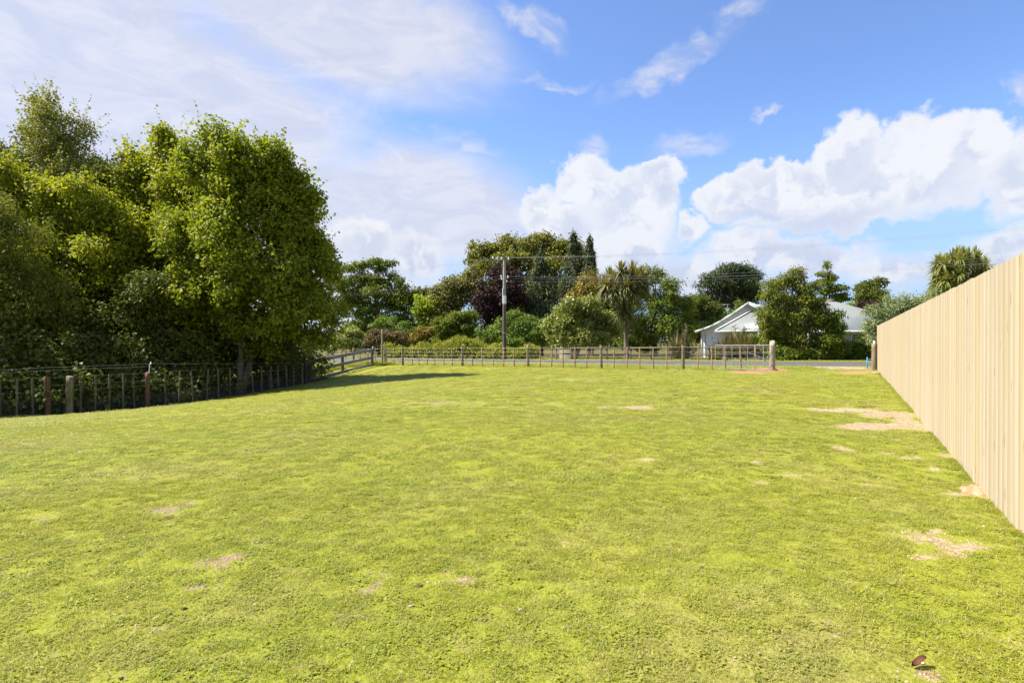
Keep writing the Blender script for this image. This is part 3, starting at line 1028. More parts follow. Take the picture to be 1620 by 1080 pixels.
for dz in (.33, .23):
    pts = []
    for px in range(-160, 240 if dz < .3 else 470, 10):
        x, y = leftp(px); pts.append((x + .12, y - .10, float(ground([x], [y], False)[0]) + lh(px) + dz * (1 if px < 240 else max(.3, 1 - (px - 240) / 260))))
    MB().tube(pts, .003, 5, False).build('hot_wire', M['wire'], lf)
x, y = leftp(235); zt = gz(x, y) + lh(233)
mb = MB(); mb.tube([(x + .05, y - .05, zt - .05), (x + .09, y - .07, zt + .33), (x + .13, y - .08, zt + .375), (x + .17, y - .09, zt + .34), (x + .14, y - .08, zt + .31)], .016, 7)
mb.build('insulator_arm', M['white'], lf, smooth=True)
mb = MB()
tt = np.arange(-160, 488, .42)
base = np.array([leftp(px) for px in np.arange(-160, 489, 4)])
L = np.concatenate([[0], np.cumsum(np.hypot(*np.diff(base, axis=0).T))])
def along(s):
    return np.interp(s, L, base[:, 0]), np.interp(s, L, base[:, 1])
for sgn in (1, -1):
    s = np.arange(0, L[-1], .075)
    s2 = np.clip(s + sgn * .45, 0, L[-1])
    x1, y1 = along(s); x2, y2 = along(s2)
    a3 = np.column_stack([x1 + .03, y1 - .03, ground(x1, y1, False) + .0]); b3 = np.column_stack([x2 + .03, y2 - .03, ground(x2, y2, False) + .58])
    w3 = np.array([.0022, 0, 0]); w4 = np.array([0, .0022, 0])
    V = np.stack([a3 - w3, a3 + w3, b3 + w3, b3 - w3, a3 - w4, a3 + w4, b3 + w4, b3 - w4], 1).reshape(-1, 3)
    o_ = np.arange(len(s))[:, None] * 8
    mb.add(V, np.vstack([o_ + [0, 1, 2, 3], o_ + [4, 5, 6, 7]]))
tag(mb.build('netting', M['netting'], lf), kind='stuff')

# weathered rail fence at the corner
RA = np.array([-10.75, 29.6]); RB = np.array([-8.92, 36.5])
rf = empty('rail_fence', (*RA, gz(*RA)), 'weathered grey three-rail timber fence dropping down the bank', 'fence')
dirr = np.append((RB - RA) / np.linalg.norm(RB - RA), 0)
zA = CAMZ + (537 - 606) / F * 29.6; zB = CAMZ + (537 - 579) / F * 36.5
for h in (.10, .57, 1.05):
    mid = (RA + RB) / 2
    zm = (zA + zB) / 2 + .02
    a3 = np.array([*RA, zA + h]); b3 = np.array([*RB, zB + h]); m3 = np.array([*mid, zm + h])
    off = np.array([.045, -.045, 0])
    MB().bar(a3 + off, m3 + off, .04, .165).build('rail', M['greyrail'], rf)
    MB().bar(m3 + off + dirr * .006, b3 + off, .04, .165).build('rail', M['greyrail'], rf)
for t_ in (0.0, .02, .50, .99):
    c = RA + (RB - RA) * t_
    place(rf, 'post', 'sq', .078, 1.17, M['oldpost'], (*(c + np.array([-.03, .03])), zA + (zB - zA) * t_ - .05), (0, 0), 1.3)
pb = RB + np.array([-.02, .05])
mb = MB(); mb.tube([(*pb, zB + 1.12), (*pb, zB + 1.22), (*pb, zB + 1.26)], [.03, .035, .02], 7)
mb.build('insulator', M['white'], rf)
MB().tube([(*pb, zB + 1.22), (xc, yc, gz(xc, yc) + 1.33)], .005, 5).build('wire', M['wire'], rf)

# ------------------------------------------------------------------ foliage
def leaves(C, out, L, W, tint, droop=0.3, r=None, up=.5, rnd=.8):
    """C (n,3) centres, out (n,3) outward directions -> kite leaves"""
    n = len(C); r = r or rng
    N = out * .6 + np.array([0, 0, up]) + r.normal(0, rnd, (n, 3))
    N /= np.linalg.norm(N, axis=1)[:, None]
    D = r.normal(0, 1, (n, 3)) + out * .8 - np.array([0, 0, droop * 2])
    D -= (D * N).sum(1)[:, None] * N
    D /= np.linalg.norm(D, axis=1)[:, None] + 1e-9
    Sd = np.cross(N, D)
    ln = (L * r.uniform(.6, 1.35, n))[:, None]; wd = ln * (W / L) * .5
    a = C; b = C + D * ln * .5 + Sd * wd + N * wd * .25; c = C + D * ln - np.array([0, 0, 1]) * ln * .15; d = C + D * ln * .5 - Sd * wd + N * wd * .25
    V = np.stack([a, b, c, d], 1).reshape(-1, 3)
    return V, np.arange(n * 4).reshape(-1, 4), tint


def unit(n, r):
    d = r.normal(0, 1, (n, 3)); return d / np.linalg.norm(d, axis=1)[:, None]


def crown(lobes, n, L, W, cl=18, cr=.35, droop=.3, gap=.33, shoots=0, shoot_len=.8, fill=.28, seed=0, squash=.7, upb=.35, rnd=.8, flatten=None, lo=.62):
    """n leaves in clusters of cl, spread through the outer part of ellipsoid lobes (cx,cy,cz,rx,ry,rz)"""
    r = np.random.default_rng(seed)
    Lb = np.array(lobes, float)
    area = (Lb[:, 3] * Lb[:, 5] + Lb[:, 4] * Lb[:, 5] + Lb[:, 3] * Lb[:, 4])
    nc = max(int(n / cl), 4)
    which = r.choice(len(Lb), nc * 2, p=area / area.sum())
    d = unit(nc * 2, r); d[:, 2] = d[:, 2] + upb; d /= np.linalg.norm(d, axis=1)[:, None]
    rad = np.where(r.uniform(size=nc * 2) < fill, r.uniform(.25, .8, nc * 2), lo + (1 - lo) * r.uniform(size=nc * 2) ** .6)
    rad = rad * (1 + .30 * (fbm(d[:, 0] * 2.3 + which * 7.7, d[:, 1] * 2.3 + d[:, 2] * 3.1, seed % 97, 3) - .5) * 2)
    c = Lb[which, :3] + d * Lb[which, 3:] * rad[:, None]
    sc = Lb[:, 3:].mean()
    g_ = fbm(c[:, 0] / (sc * .42) + 11, c[:, 2] / (sc * .34) + c[:, 1] / (sc * .6) + 5, (seed * 3) % 101, 3)
    keep = np.argsort(-(g_ + r.uniform(0, .22, len(g_))))[:int(len(g_) * (1 - gap))][:]
    keep = keep[r.permutation(len(keep))][:nc]
    c = c[keep]; d = d[keep]; nc = len(c)
    rep = np.repeat(np.arange(nc), cl)
    jit = r.normal(0, 1, (len(rep), 3)) * np.array([1, 1, squash]) * cr * .55
    pts = c[rep] + jit
    out = d[rep]
    tc_ = r.uniform(size=nc)
    tint = np.clip(.55 * tc_[rep] + .45 * r.uniform(size=len(rep)), 0, 1)
    parts = [leaves(pts, out, L, W, tint, droop, r, rnd=rnd)]
    skeleton = [(c[i], which[keep[i]]) for i in range(0, nc, max(1, nc // 90))]
    if shoots:
        wt = Lb[:, 5] + Lb[:, 2] - Lb[:, 2].min(); wt = wt ** 1.5
        wi = r.choice(len(Lb), shoots, p=wt / wt.sum())
        ds = unit(shoots, r); ds[:, 2] = np.abs(ds[:, 2]) * .9 + .25; ds /= np.linalg.norm(ds, axis=1)[:, None]
        st = Lb[wi, :3] + ds * Lb[wi, 3:] * .88
        dr = ds * .6 + np.array([0, 0, .7]) + r.normal(0, .3, (shoots, 3)); dr /= np.linalg.norm(dr, axis=1)[:, None]
        m_ = 12
        tt_ = np.linspace(0, 1, m_)
        ln = shoot_len * r.uniform(.4, 1.3, shoots)
        P = st[:, None] + dr[:, None] * (tt_[None, :, None] * ln[:, None, None]) + r.normal(0, cr * .22, (shoots, m_, 3)) * (1.1 - tt_)[None, :, None]
        P = P.reshape(-1, 3)
        parts.append(leaves(P, np.repeat(ds, m_, 0), L, W, np.clip(.5 + .5 * r.uniform(size=len(P)), 0, 1), droop, r, rnd=rnd))
        sh = [(st[i] - dr[i] * .3, st[i] + dr[i] * ln[i] * .9) for i in range(shoots)]
    else:
        sh = []
    return parts, skeleton, Lb, sh


def limbs(mb, base, Lb, skel, r0, sh=(), seed=0, fork=.35, stems=1, top=None, twigs=True):
    r = np.random.default_rng(seed + 5)
    base = np.array(base, float)
    ctr = (Lb[:, :3] * Lb[:, 3:4]).sum(0) / Lb[:, 3].sum()
    H = ctr[2] - base[2]
    topz = (Lb[:, 2] + Lb[:, 5] * .7).max()
    forks = []
    for s in range(stems):
        off = np.array([r.normal(0, .35), r.normal(0, .3), 0]) * (s > 0) * r0 * 4
        b0 = base + off * .3
        f = np.array([base[0] * .6 + ctr[0] * .4 + off[0] * 2, base[1] * .7 + ctr[1] * .3 + off[1] * 2, base[2] + H * (fork * 2 if stems == 1 else fork * 1.6)])
        tp = np.array([ctr[0] + off[0] * 4, ctr[1] + off[1] * 3, topz * .9 + base[2] * .1])
        pts = [b0 - [0, 0, .3], b0, b0 * .5 + f * .5 + r.normal(0, .05, 3), f, f * .5 + tp * .5 + r.normal(0, .2, 3), tp]
        mb.tube(pts, np.array([1.35, 1.12, .9, .75, .42, .08]) * r0 / (1 + .35 * (stems - 1)), 9)
        forks.append((f, f * .5 + tp * .5))
    big = Lb if len(Lb) < 24 else Lb[-max(6, len(Lb) // 8):]
    for i, lb in enumerate(big):
        f, m_ = forks[i % len(forks)]
        s0 = f if r.uniform() < .6 else m_
        e = lb[:3]
        mid = s0 * .5 + e * .5 + np.array([0, 0, -.06 * np.linalg.norm(e - s0)]) + r.normal(0, .08, 3)
        mb.tube([s0, mid, e], np.array([.42, .26, .12]) * r0, 6)
    if twigs:
        for (c, w_) in skel:
            e = Lb[w_, :3]
            mid = e * .45 + c * .55 + r.normal(0, .06, 3)
            mb.tube([e, mid, c], np.array([.10, .06, .02]) * r0, 4, False)
    for a, b in sh:
        mb.tube([a, b], [.022 * r0, .012 * r0], 3, False)


TRI = [0]


def tree(name, label, cat, Z, lobes_px, mat, n, L, W, base_px=None, r0=.18, bark='bark', depth=.95, group=None, part='crown', base_z=None, trunk=True, stems=1, fork=.35, sub=8, tall=.85, **kw):
    lobes = []
    rr = np.random.default_rng(abs(kw.get('seed', 0)) + 900)
    for i, l in enumerate(lobes_px):
        cx, cy, rx, ry = l[:4]
        dz = l[4] if len(l) > 4 else rr.uniform(-.35, .35) * rx / F * Z
        Zi = Z + dz
        c = PX(cx, cy, Zi)
        lobes.append((*c, rx / F * Zi, (rx + ry) / 2 / F * Zi * depth, ry / F * Zi))
    main = list(lobes)
    if sub:
        small = []
        for (cx, cy, cz, ax, ay, az) in main:
            for d in unit(sub, rr):
                d[1] = -abs(d[1]) if rr.uniform() < .25 else d[1]
                k = rr.uniform(.24, .46); o_ = rr.uniform(.62, .92)
                small.append((cx + d[0] * ax * o_, cy + d[1] * ay * o_, cz + d[2] * az * o_, ax * k, ay * k, az * k * tall))
        lobes = small + [(a, b, c, d * .6, e * .6, f * .6) for (a, b, c, d, e, f) in main]
    bx = base_px if base_px is not None else np.mean([l[0] for l in lobes_px])
    x, y = (bx - 810) / F * Z, Z
    z = gz(x, y) if base_z is None else base_z
    root = empty(name, (x, y, z), label, cat, group)
    parts, skel, Lb, sh = crown(lobes, n, L, W, **kw)
    mb = MB()
    for V, Fc, t_ in parts:
        # nothing grows into the soil
        zc = V[::4, 2] > ground(V[::4, 0], V[::4, 1], False) + .03
        k = np.repeat(zc, 4)
        V = V[k]; m_ = len(V) // 4
        mb.add(V, np.arange(m_ * 4).reshape(-1, 4), t_[zc]); TRI[0] += 2 * m_
    mb.build(part, M[mat], root, attr='tint')
    if trunk:
        mb = MB()
        limbs(mb, (x, y, z), Lb, skel, r0, sh, kw.get('seed', 0), stems=stems, fork=fork)
        mb.build('trunk', M[bark], root, smooth=True)
    return root


M['l_maple'] = leaf_mat('maple_leaf', (.068, .101, .014), (.170, .205, .020), .46, warm=(1.10, 1.12, .5))
M['l_maple2'] = leaf_mat('yellow_green_leaf', (.084, .118, .014), (.208, .235, .020), .46, warm=(1.10, 1.12, .5))
M['l_dark'] = leaf_mat('dark_leaf', (.034, .052, .012), (.082, .106, .022), .3)
M['l_feather'] = leaf_mat('feathery_leaf', (.050, .076, .014), (.135, .150, .028), .35)
M['l_wispy'] = leaf_mat('wispy_leaf', (.085, .110, .035), (.16, .18, .06), .35)
M['l_layer'] = leaf_mat('layered_tree_leaf', (.032, .066, .012), (.115, .150, .020), .3)
M['l_lime'] = leaf_mat('lime_leaf', (.10, .16, .02), (.20, .26, .03), .35)
M['l_olive'] = leaf_mat('olive_leaf', (.065, .075, .020), (.150, .150, .045), .25)
M['l_oak'] = leaf_mat('oak_leaf', (.060, .080, .016), (.150, .160, .034), .3)
M['l_purple'] = leaf_mat('copper_leaf', (.012, .007, .008), (.040, .022, .024), .12, warm=(1.1, .8, .8))
M['l_conifer'] = leaf_mat('conifer_spray', (.022, .036, .018), (.060, .078, .036), .12)
M['l_gold'] = leaf_mat('golden_conifer_spray', (.046, .068, .012), (.125, .148, .024), .2)
M['l_mid'] = leaf_mat('mid_green_leaf', (.050, .095, .020), (.120, .180, .040), .3)
M['l_hedge'] = leaf_mat('hedge_leaf', (.085, .115, .014), (.185, .210, .026), .3)
M['l_glossy'] = leaf_mat('glossy_leaf', (.070, .105, .028), (.200, .235, .080), .25, spec=.6, rough=.35)
M['l_bronze'] = leaf_mat('bronze_leaf', (.080, .070, .022), (.190, .170, .045), .25)
M['l_brown'] = leaf_mat('brown_shrub_leaf', (.060, .050, .030), (.130, .110, .060), .2)
M['l_pine'] = leaf_mat('pine_needle', (.022, .038, .020), (.058, .080, .036), .1)
M['l_sword'] = leaf_mat('sword_leaf', (.050, .062, .020), (.140, .142, .052), .2, spec=.5)
M['l_sword_g'] = leaf_mat('green_sword_leaf', (.060, .085, .020), (.180, .200, .060), .22, spec=.5)
M['l_flax'] = leaf_mat('flax_leaf', (.045, .055, .026), (.150, .140, .075), .15, spec=.5)
M['l_silver'] = leaf_mat('grey_green_leaf', (.075, .110, .060), (.170, .220, .120), .25)

# --- the dark stand on the left
tree('maple_tree', 'big leafy maple leaning over the corner of the netting fence, nearest to the rails', 'tree', 27.4,
     [(395, 285, 62, 62), (345, 275, 55, 60), (435, 298, 44, 58), (460, 378, 56, 62), (400, 370, 72, 75, -.7), (330, 370, 62, 80), (496, 436, 40, 56), (420, 450, 70, 72, -.9), (345, 460, 66, 74, -.5),
      (475, 495, 54, 48), (518, 495, 30, 42), (420, 525, 64, 34, .3), (300, 500, 50, 50), (500, 538, 34, 20), (375, 250, 40, 34), (484, 318, 24, 36), (512, 415, 22, 36)],
     'l_maple', 105000, .15, .125, base_px=378, r0=.21, cl=24, cr=.36, droop=.35, gap=.50, fill=.18, shoots=240, shoot_len=1.0, seed=3, stems=2, fork=.42, sub=12, tall=1.25)
tree('maple_tree', 'leafy maple with a broad pale green top next to the leaning one, behind it', 'tree', 30.5,
     [(285, 262, 46, 52), (250, 300, 55, 52), (222, 290, 34, 44), (300, 310, 60, 60), (245, 370, 70, 62), (310, 390, 60, 70), (230, 445, 70, 60), (300, 480, 70, 70), (210, 255, 16, 16)],
     'l_maple2', 60000, .15, .125, base_px=276, r0=.2, cl=22, cr=.38, droop=.3, gap=.42, shoots=190, shoot_len=1.1, seed=5, sub=12, tall=1.25)
tree('ash_tree', 'yellow-green leafy tree filling the space left of the two maples', 'tree', 27.5,
     [(165, 330, 55, 46), (110, 345, 60, 52), (60, 330, 55, 52), (190, 395, 52, 60), (130, 420, 75, 62), (50, 410, 60, 60), (180, 470, 60, 60), (110, 490, 80, 60), (10, 300, 50, 50)],
     'l_maple2', 62000, .16, .10, base_px=130, r0=.2, cl=22, cr=.38, droop=.4, gap=.40, shoots=150, shoot_len=.8, seed=8, sub=12, tall=1.2)
tree('evergreen_tree', 'dark dense evergreen behind the wispy tall tree at the far left', 'tree', 33,
     [(15, 262, 56, 52), (58, 232, 40, 40), (120, 270, 52, 42), (165, 290, 34, 34), (60, 300, 90, 60), (150, 330, 60, 50)],
     'l_dark', 34000, .17, .10, base_px=70, r0=.22, cl=18, cr=.45, gap=.22, shoots=60, seed=11)
tree('poplar_tree', 'tall wispy tree with pale thin branches, highest of the stand', 'tree', 30,
     [(72, 178, 30, 28), (92, 200, 34, 30), (62, 228, 36, 30), (118, 225, 34, 32), (140, 210, 18, 26), (95, 255, 46, 36), (128, 290, 34, 50), (45, 205, 14, 14)],
     'l_wispy', 9500, .14, .085, base_px=128, r0=.15, bark='bark_pale', cl=9, cr=.30, gap=.42, shoots=90, shoot_len=1.0, seed=14, fill=.4)
tree('cypress_tree', 'feathery olive cypress at the left edge, drooping to the netting fence', 'tree', 23.6,
     [(15, 375, 62, 50), (-30, 350, 60, 60), (45, 440, 60, 52), (-20, 450, 70, 60), (30, 510, 72, 52), (70, 500, 40, 50), (15, 560, 76, 36), (90, 545, 40, 36), (-90, 400, 80, 80, -2), (-170, 420, 80, 90, -4), (-250, 430, 80, 90, -5)],
     'l_feather', 64000, .16, .045, base_px=10, r0=.2, cl=26, cr=.34, droop=.7, gap=.28, shoots=60, shoot_len=.4, seed=17, squash=1.0)
tree('shade_tree', 'dark thin tree with bare grey stems in the gap behind the netting', 'tree', 26.2,
     [(245, 520, 60, 44), (180, 540, 50, 36), (300, 545, 46, 34), (230, 460, 60, 40), (130, 520, 50, 48)],
     'l_dark', 24000, .14, .08, base_px=300, r0=.10, bark='bark_pale', cl=14, cr=.40, gap=.32, shoots=30, seed=19, stems=3)
tree('privet_tree', 'dark small-leaved tree pressed against the fence under the maple', 'tree', 28.6,
     [(350, 540, 46, 40), (410, 560, 50, 28), (450, 560, 34, 28), (440, 520, 60, 40)],
     'l_dark', 22000, .13, .075, base_px=430, r0=.10, cl=14, cr=.38, gap=.28, shoots=20, seed=23, stems=2)
# dark undergrowth: one mass that nobody could count
lob = []
r_ = np.random.default_rng(31)
for px in range(-120, 520, 22):
    for row, (dz, hh) in enumerate(((1.2, 1.5), (3.0, 2.8), (5.5, 4.2))):
        if row == 0 and 350 < px < 412: continue
        x, y = leftp(min(px, 486)); x -= .5 * dz; y += .9 * dz
        x += r_.normal(0, .3)
        if px > 440 and row: hh *= .7
        lob.append((x, y, gz(x, y) + hh * .45, .9 + .2 * row, .8 + .2 * row, hh * r_.uniform(.5, .75)))
for px in range(-140, 500, 40):      # the far side of the stand, where trunks and ivy close the view
    x, y = leftp(min(px, 486)); x -= 6; y += 9
    lob.append((x, y, gz(x, y) + 3.2, 2.2, 1.5, 4.2))
parts, _, _, _ = crown(lob, 90000, .16, .10, cl=18, cr=.42, droop=.4, gap=.12, seed=33, upb=.1, fill=.25)
mb = MB()
for V, Fc, t_ in parts:
    zc = V[::4, 2] > ground(V[::4, 0], V[::4, 1], False) + .02
    V = V[np.repeat(zc, 4)]; m_ = len(V) // 4; TRI[0] += 2 * m_
    mb.add(V, np.arange(m_ * 4).reshape(-1, 4), t_[zc])
tag(mb.build('undergrowth', M['l_dark'], attr='tint'), 'dark shaded undergrowth filling the stand behind the netting fence', 'undergrowth', kind='stuff')

# --- across the road, left to right
tree('layered_tree', 'dark layered tree with flat rounded pads of foliage, left of the lime shrub', 'tree', 68,
     [(560, 425, 24, 12), (600, 420, 26, 12), (575, 440, 34, 14), (620, 446, 24, 16), (598, 412, 10, 6), (560, 460, 36, 20), (605, 470, 44, 26), (640, 480, 20, 34), (570, 490, 40, 26), (625, 510, 36, 30), (590, 530, 44, 24)],
     'l_layer', 34000, .25, .16, base_px=600, r0=.25, cl=22, cr=.50, gap=.20, seed=41, squash=.45, fill=.2)
tree('elder_shrub', 'light green shrub with creamy flower heads behind the rail fence', 'shrub', 60,
     [(555, 530, 26, 15), (540, 545, 26, 14), (572, 545, 22, 14), (520, 548, 20, 12)], 'l_glossy', 9000, .19, .13, r0=.06, cl=14, cr=.25, gap=.2, seed=43)
tree('coprosma_shrub', 'brownish twiggy shrub behind the tall corner post', 'shrub', 60,
     [(610, 530, 24, 14), (630, 538, 22, 14), (595, 545, 20, 14), (648, 545, 18, 14)], 'l_brown', 9000, .17, .10, r0=.06, cl=14, cr=.25, gap=.2, seed=45)
tree('laurel_shrub', 'green mounded shrub in the dark below the layered tree', 'shrub', 63,
     [(605, 510, 22, 16), (622, 520, 26, 16), (640, 528, 20, 14)], 'l_mid', 6000, .2, .13, r0=.06, cl=14, cr=.25, gap=.2, seed=46)
tree('lime_tree', 'bright lime green tree in the gap right of the layered tree', 'tree', 66,
     [(680, 490, 22, 26), (672, 515, 24, 26), (692, 515, 20, 30), (668, 480, 10, 16)], 'l_lime', 12000, .26, .17, r0=.14, cl=14, cr=.5, gap=.22, seed=47)
tree('poplar_tree', 'thin dark poplars with swept tips above the lime green tree', 'tree', 90,
     [(662, 466, 6, 16), (672, 468, 5, 14), (655, 470, 4, 14)], 'l_dark', 2600, .32, .2, r0=.12, cl=10, cr=.4, gap=.2, seed=48, shoots=14, shoot_len=1.2)
tree('olive_tree', 'rounded olive-brown tree left of the copper beech', 'tree', 66,
     [(720, 455, 30, 22), (705, 475, 22, 26), (740, 470, 28, 30), (715, 500, 30, 28), (750, 440, 18, 18)], 'l_olive', 18000, .25, .16, r0=.2, cl=16, cr=.5, gap=.24, seed=49, shoots=40)
tree('oak_tree', 'tallest broad oak standing behind the utility pole', 'tree', 76,
     [(815, 392, 34, 20), (775, 405, 30, 18), (850, 395, 34, 22), (885, 402, 28, 22), (755, 425, 18, 16), (800, 425, 46, 26), (860, 430, 50, 30), (905, 400, 18, 22), (780, 455, 34, 22), (925, 420, 16, 26), (840, 470, 60, 30), (748, 390, 8, 6)],
     'l_oak', 44000, .32, .20, base_px=835, r0=.38, cl=18, cr=.65, gap=.34, seed=51, shoots=60, shoot_len=1.2)
tree('copper_beech', 'dark purple-leaved beech directly behind the utility pole', 'tree', 62,
     [(790, 440, 24, 22), (775, 470, 30, 26), (805, 480, 30, 30), (765, 500, 26, 28), (795, 515, 34, 26), (810, 450, 14, 20), (790, 532, 40, 16)], 'l_purple', 20000, .24, .15, r0=.22, cl=16, cr=.5, gap=.2, seed=53, shoots=30)


def conifer(name, label, Z, px, top, bot, hw, mat, n, L, W, seed, tiers=12, jag=.35, base_z=None, power=.8, droop=.8, bark='bark'):
    r = np.random.default_rng(seed)
    x = (px - 810) / F * Z; z0 = gz(x, Z) if base_z is None else base_z
    zt = CAMZ + (537 - top) / F * Z; zb = CAMZ + (537 - bot) / F * Z; R_ = hw / F * Z
    root = empty(name, (x, Z, z0), label, 'tree')
    V_, T_ = [], []
    per = n // (tiers * 9)
    mbt = MB()
    mbt.tube([(x, Z, z0 - .3), (x, Z, (z0 + zt) / 2), (x, Z, zt - .1)], [R_ * .09 + .08, R_ * .06 + .03, .03], 7)
    for t_ in range(tiers):
        f = (t_ + .5) / tiers
        nb = 5 + int(6 * f)
        for b in range(nb):
            a = r.uniform(0, 2 * math.pi)
            ff_ = min(1, max(0.02, f + r.normal(0, .5 / tiers)))
            rr_ = R_ * (ff_ ** power) * r.uniform(1 - jag, 1.08)
            zz = zt + (zb - zt) * ff_
            k = int(per * 9 / nb * (0.35 + 1.3 * ff_))
            s = r.uniform(0, 1, k) ** .7
            dirb = np.array([math.cos(a), math.sin(a), 0])
            h_ = (zt - zb) / tiers
            pts = np.array([x, Z, zz]) + dirb * (s * rr_)[:, None] + np.array([0, 0, 1]) * (h_ * .5 * np.sin(s * 2.2) - h_ * .55 * s ** 2)[:, None]
            pts += r.normal(0, 1, (k, 3)) * np.array([.16 * R_ * (.3 + ff_), .16 * R_ * (.3 + ff_), h_ * .40])
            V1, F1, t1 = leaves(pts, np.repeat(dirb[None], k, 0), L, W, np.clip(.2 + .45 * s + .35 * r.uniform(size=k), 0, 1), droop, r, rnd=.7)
            V_.append(V1); T_.append(t1)
            mbt.tube([(x, Z, zz), tuple(np.array([x, Z, zz]) + dirb * rr_ * .8 + [0, 0, h_ * .1])], [.035 + R_ * .012, .012], 4, False)
    V = np.vstack(V_); T = np.concatenate(T_)
    zc = V[::4, 2] > ground(V[::4, 0], V[::4, 1], False) + .02
    V = V[np.repeat(zc, 4)]; T = T[zc]
    mb = MB().add(V, np.arange(len(V)).reshape(-1, 4), T); TRI[0] += len(V) // 2
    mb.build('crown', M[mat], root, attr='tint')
    mbt.build('trunk', M[bark], root, smooth=True)
    return root


conifer('cypress_tree', 'broad dark weeping conifer right of the utility pole', 64, 855, 405, 530, 46, 'l_conifer', 24000, .34, .10, 61, 14)
conifer('cypress_tree', 'tall dark conifer spire, left of the pair on the skyline', 68, 908, 371, 520, 34, 'l_conifer', 22000, .34, .10, 62, 16)
conifer('cypress_tree', 'narrower dark conifer spire, right of the pair on the skyline', 66, 933, 378, 520, 24, 'l_conifer', 15000, .34, .10, 63, 15)
tree('brown_tree', 'olive-brown tree between the dark conifers and the cabbage tree', 'tree', 60,
     [(925, 460, 20, 20), (945, 448, 20, 18), (940, 480, 30, 26), (915, 480, 18, 22), (960, 500, 24, 28)], 'l_bronze', 12000, .22, .14, r0=.15, cl=14, cr=.45, gap=.22, seed=65)
tree('rounded_shrub', 'dark green rounded shrub left of the utility pole, above the clipped hedge', 'shrub', 58,
     [(725, 508, 28, 18), (705, 520, 24, 16), (742, 522, 20, 16), (722, 530, 34, 14)], 'l_layer', 15000, .19, .13, r0=.1, cl=14, cr=.32, gap=.2, seed=67)
tree('bronze_shrub', 'bronze and yellow shrub left of the dark rounded shrub', 'shrub', 60,
     [(672, 532, 20, 12), (690, 524, 14, 12), (655, 540, 16, 12), (700, 538, 16, 10)], 'l_bronze', 8000, .18, .12, r0=.07, cl=14, cr=.28, gap=.2, seed=68)
tree('leafy_shrub', 'fresh green spreading shrub just right of the utility pole base', 'shrub', 54,
     [(820, 512, 26, 18), (845, 520, 26, 20), (790, 522, 26, 18), (775, 532, 22, 14), (860, 535, 22, 18), (815, 538, 36, 16)], 'l_mid', 24000, .17, .12, r0=.1, cl=14, cr=.34, gap=.22, seed=69, shoots=30, shoot_len=.4)
tree('loquat_tree', 'round pale glossy big-leaved tree left of the cabbage tree', 'tree', 49,
     [(918, 485, 34, 20), (890, 500, 28, 22), (945, 500, 28, 22), (920, 512, 40, 26), (880, 520, 22, 22), (960, 522, 22, 22), (925, 535, 46, 14)],
     'l_glossy', 21000, .25, .115, base_px=910, r0=.12, cl=15, cr=.36, gap=.22, seed=71, stems=2, droop=.15)
tree('ngaio_tree', 'dark green leafy tree with loose top behind the cabbage tree', 'tree', 62,
     [(1030, 440, 24, 18), (1055, 460, 26, 24), (1020, 470, 30, 30), (1075, 490, 26, 28), (1040, 510, 44, 34), (1000, 505, 30, 36), (1080, 520, 30, 28), (1015, 430, 12, 10), (1015, 540, 36, 16)],
     'l_layer', 36000, .20, .12, r0=.22, cl=16, cr=.45, gap=.24, seed=73, shoots=60, shoot_len=.7)
tree('shelter_tree', 'dull green tree between the loose-topped tree and the pine', 'tree', 66,
     [(1100, 480, 22, 14), (1118, 492, 24, 18), (1095, 505, 22, 26), (1070, 478, 10, 10)], 'l_dark', 12000, .24, .14, r0=.2, cl=14, cr=.5, gap=.2, seed=75)
tree('pine_tree', 'broad dark pine standing high behind the left end of the house', 'tree', 92,
     [(1150, 432, 30, 14), (1125, 448, 24, 14), (1178, 445, 26, 16), (1150, 460, 44, 16), (1120, 470, 20, 10), (1190, 468, 16, 12), (1160, 480, 34, 12), (1180, 430, 16, 10)],
     'l_pine', 26000, .42, .14, base_px=1157, r0=.45, cl=20, cr=.75, gap=.28, seed=77, shoots=50, shoot_len=1.2, squash=.7)
tree('garden_tree', 'fresh green tree against the left end of the house roof', 'tree', 66,
     [(1120, 505, 24, 14), (1140, 500, 20, 14), (1100, 520, 22, 18), (1150, 512, 16, 12), (1095, 540, 20, 14)], 'l_mid', 13000, .24, .13, r0=.14, cl=14, cr=.45, gap=.2, seed=79, squash=.5)
tree('pencil_conifer', 'small olive conifer peeping over the gable of the house', 'tree', 68,
     [(1174, 488, 9, 14)], 'l_gold', 2500, .2, .08, r0=.08, cl=12, cr=.3, gap=.1, seed=80)
tree('weeping_conifer', 'large golden drooping conifer in front of the white house', 'tree', 40.5,
     [(1255, 436, 18, 12), (1240, 452, 26, 16), (1272, 455, 24, 16), (1225, 472, 22, 16), (1258, 478, 32, 20), (1288, 485, 20, 20), (1215, 495, 24, 18), (1250, 505, 38, 24), (1285, 515, 22, 22), (1225, 522, 26, 22), (1235, 545, 36, 20), (1275, 548, 34, 20), (1212, 510, 14, 14)],
     'l_gold', 52000, .17, .055, base_px=1255, r0=.2, cl=24, cr=.30, gap=.20, seed=83, droop=.8, squash=.8, shoots=30, shoot_len=.25)
tree('olearia_shrub', 'dark green shrub hugging the right side of the golden conifer', 'shrub', 40,
     [(1310, 505, 18, 20), (1322, 525, 16, 20), (1300, 545, 26, 22), (1325, 552, 18, 18), (1240, 560, 40, 10), (1280, 562, 40, 9)], 'l_layer', 22000, .13, .08, base_px=1308, r0=.08, cl=14, cr=.3, gap=.2, seed=85, shoots=20, shoot_len=.3)
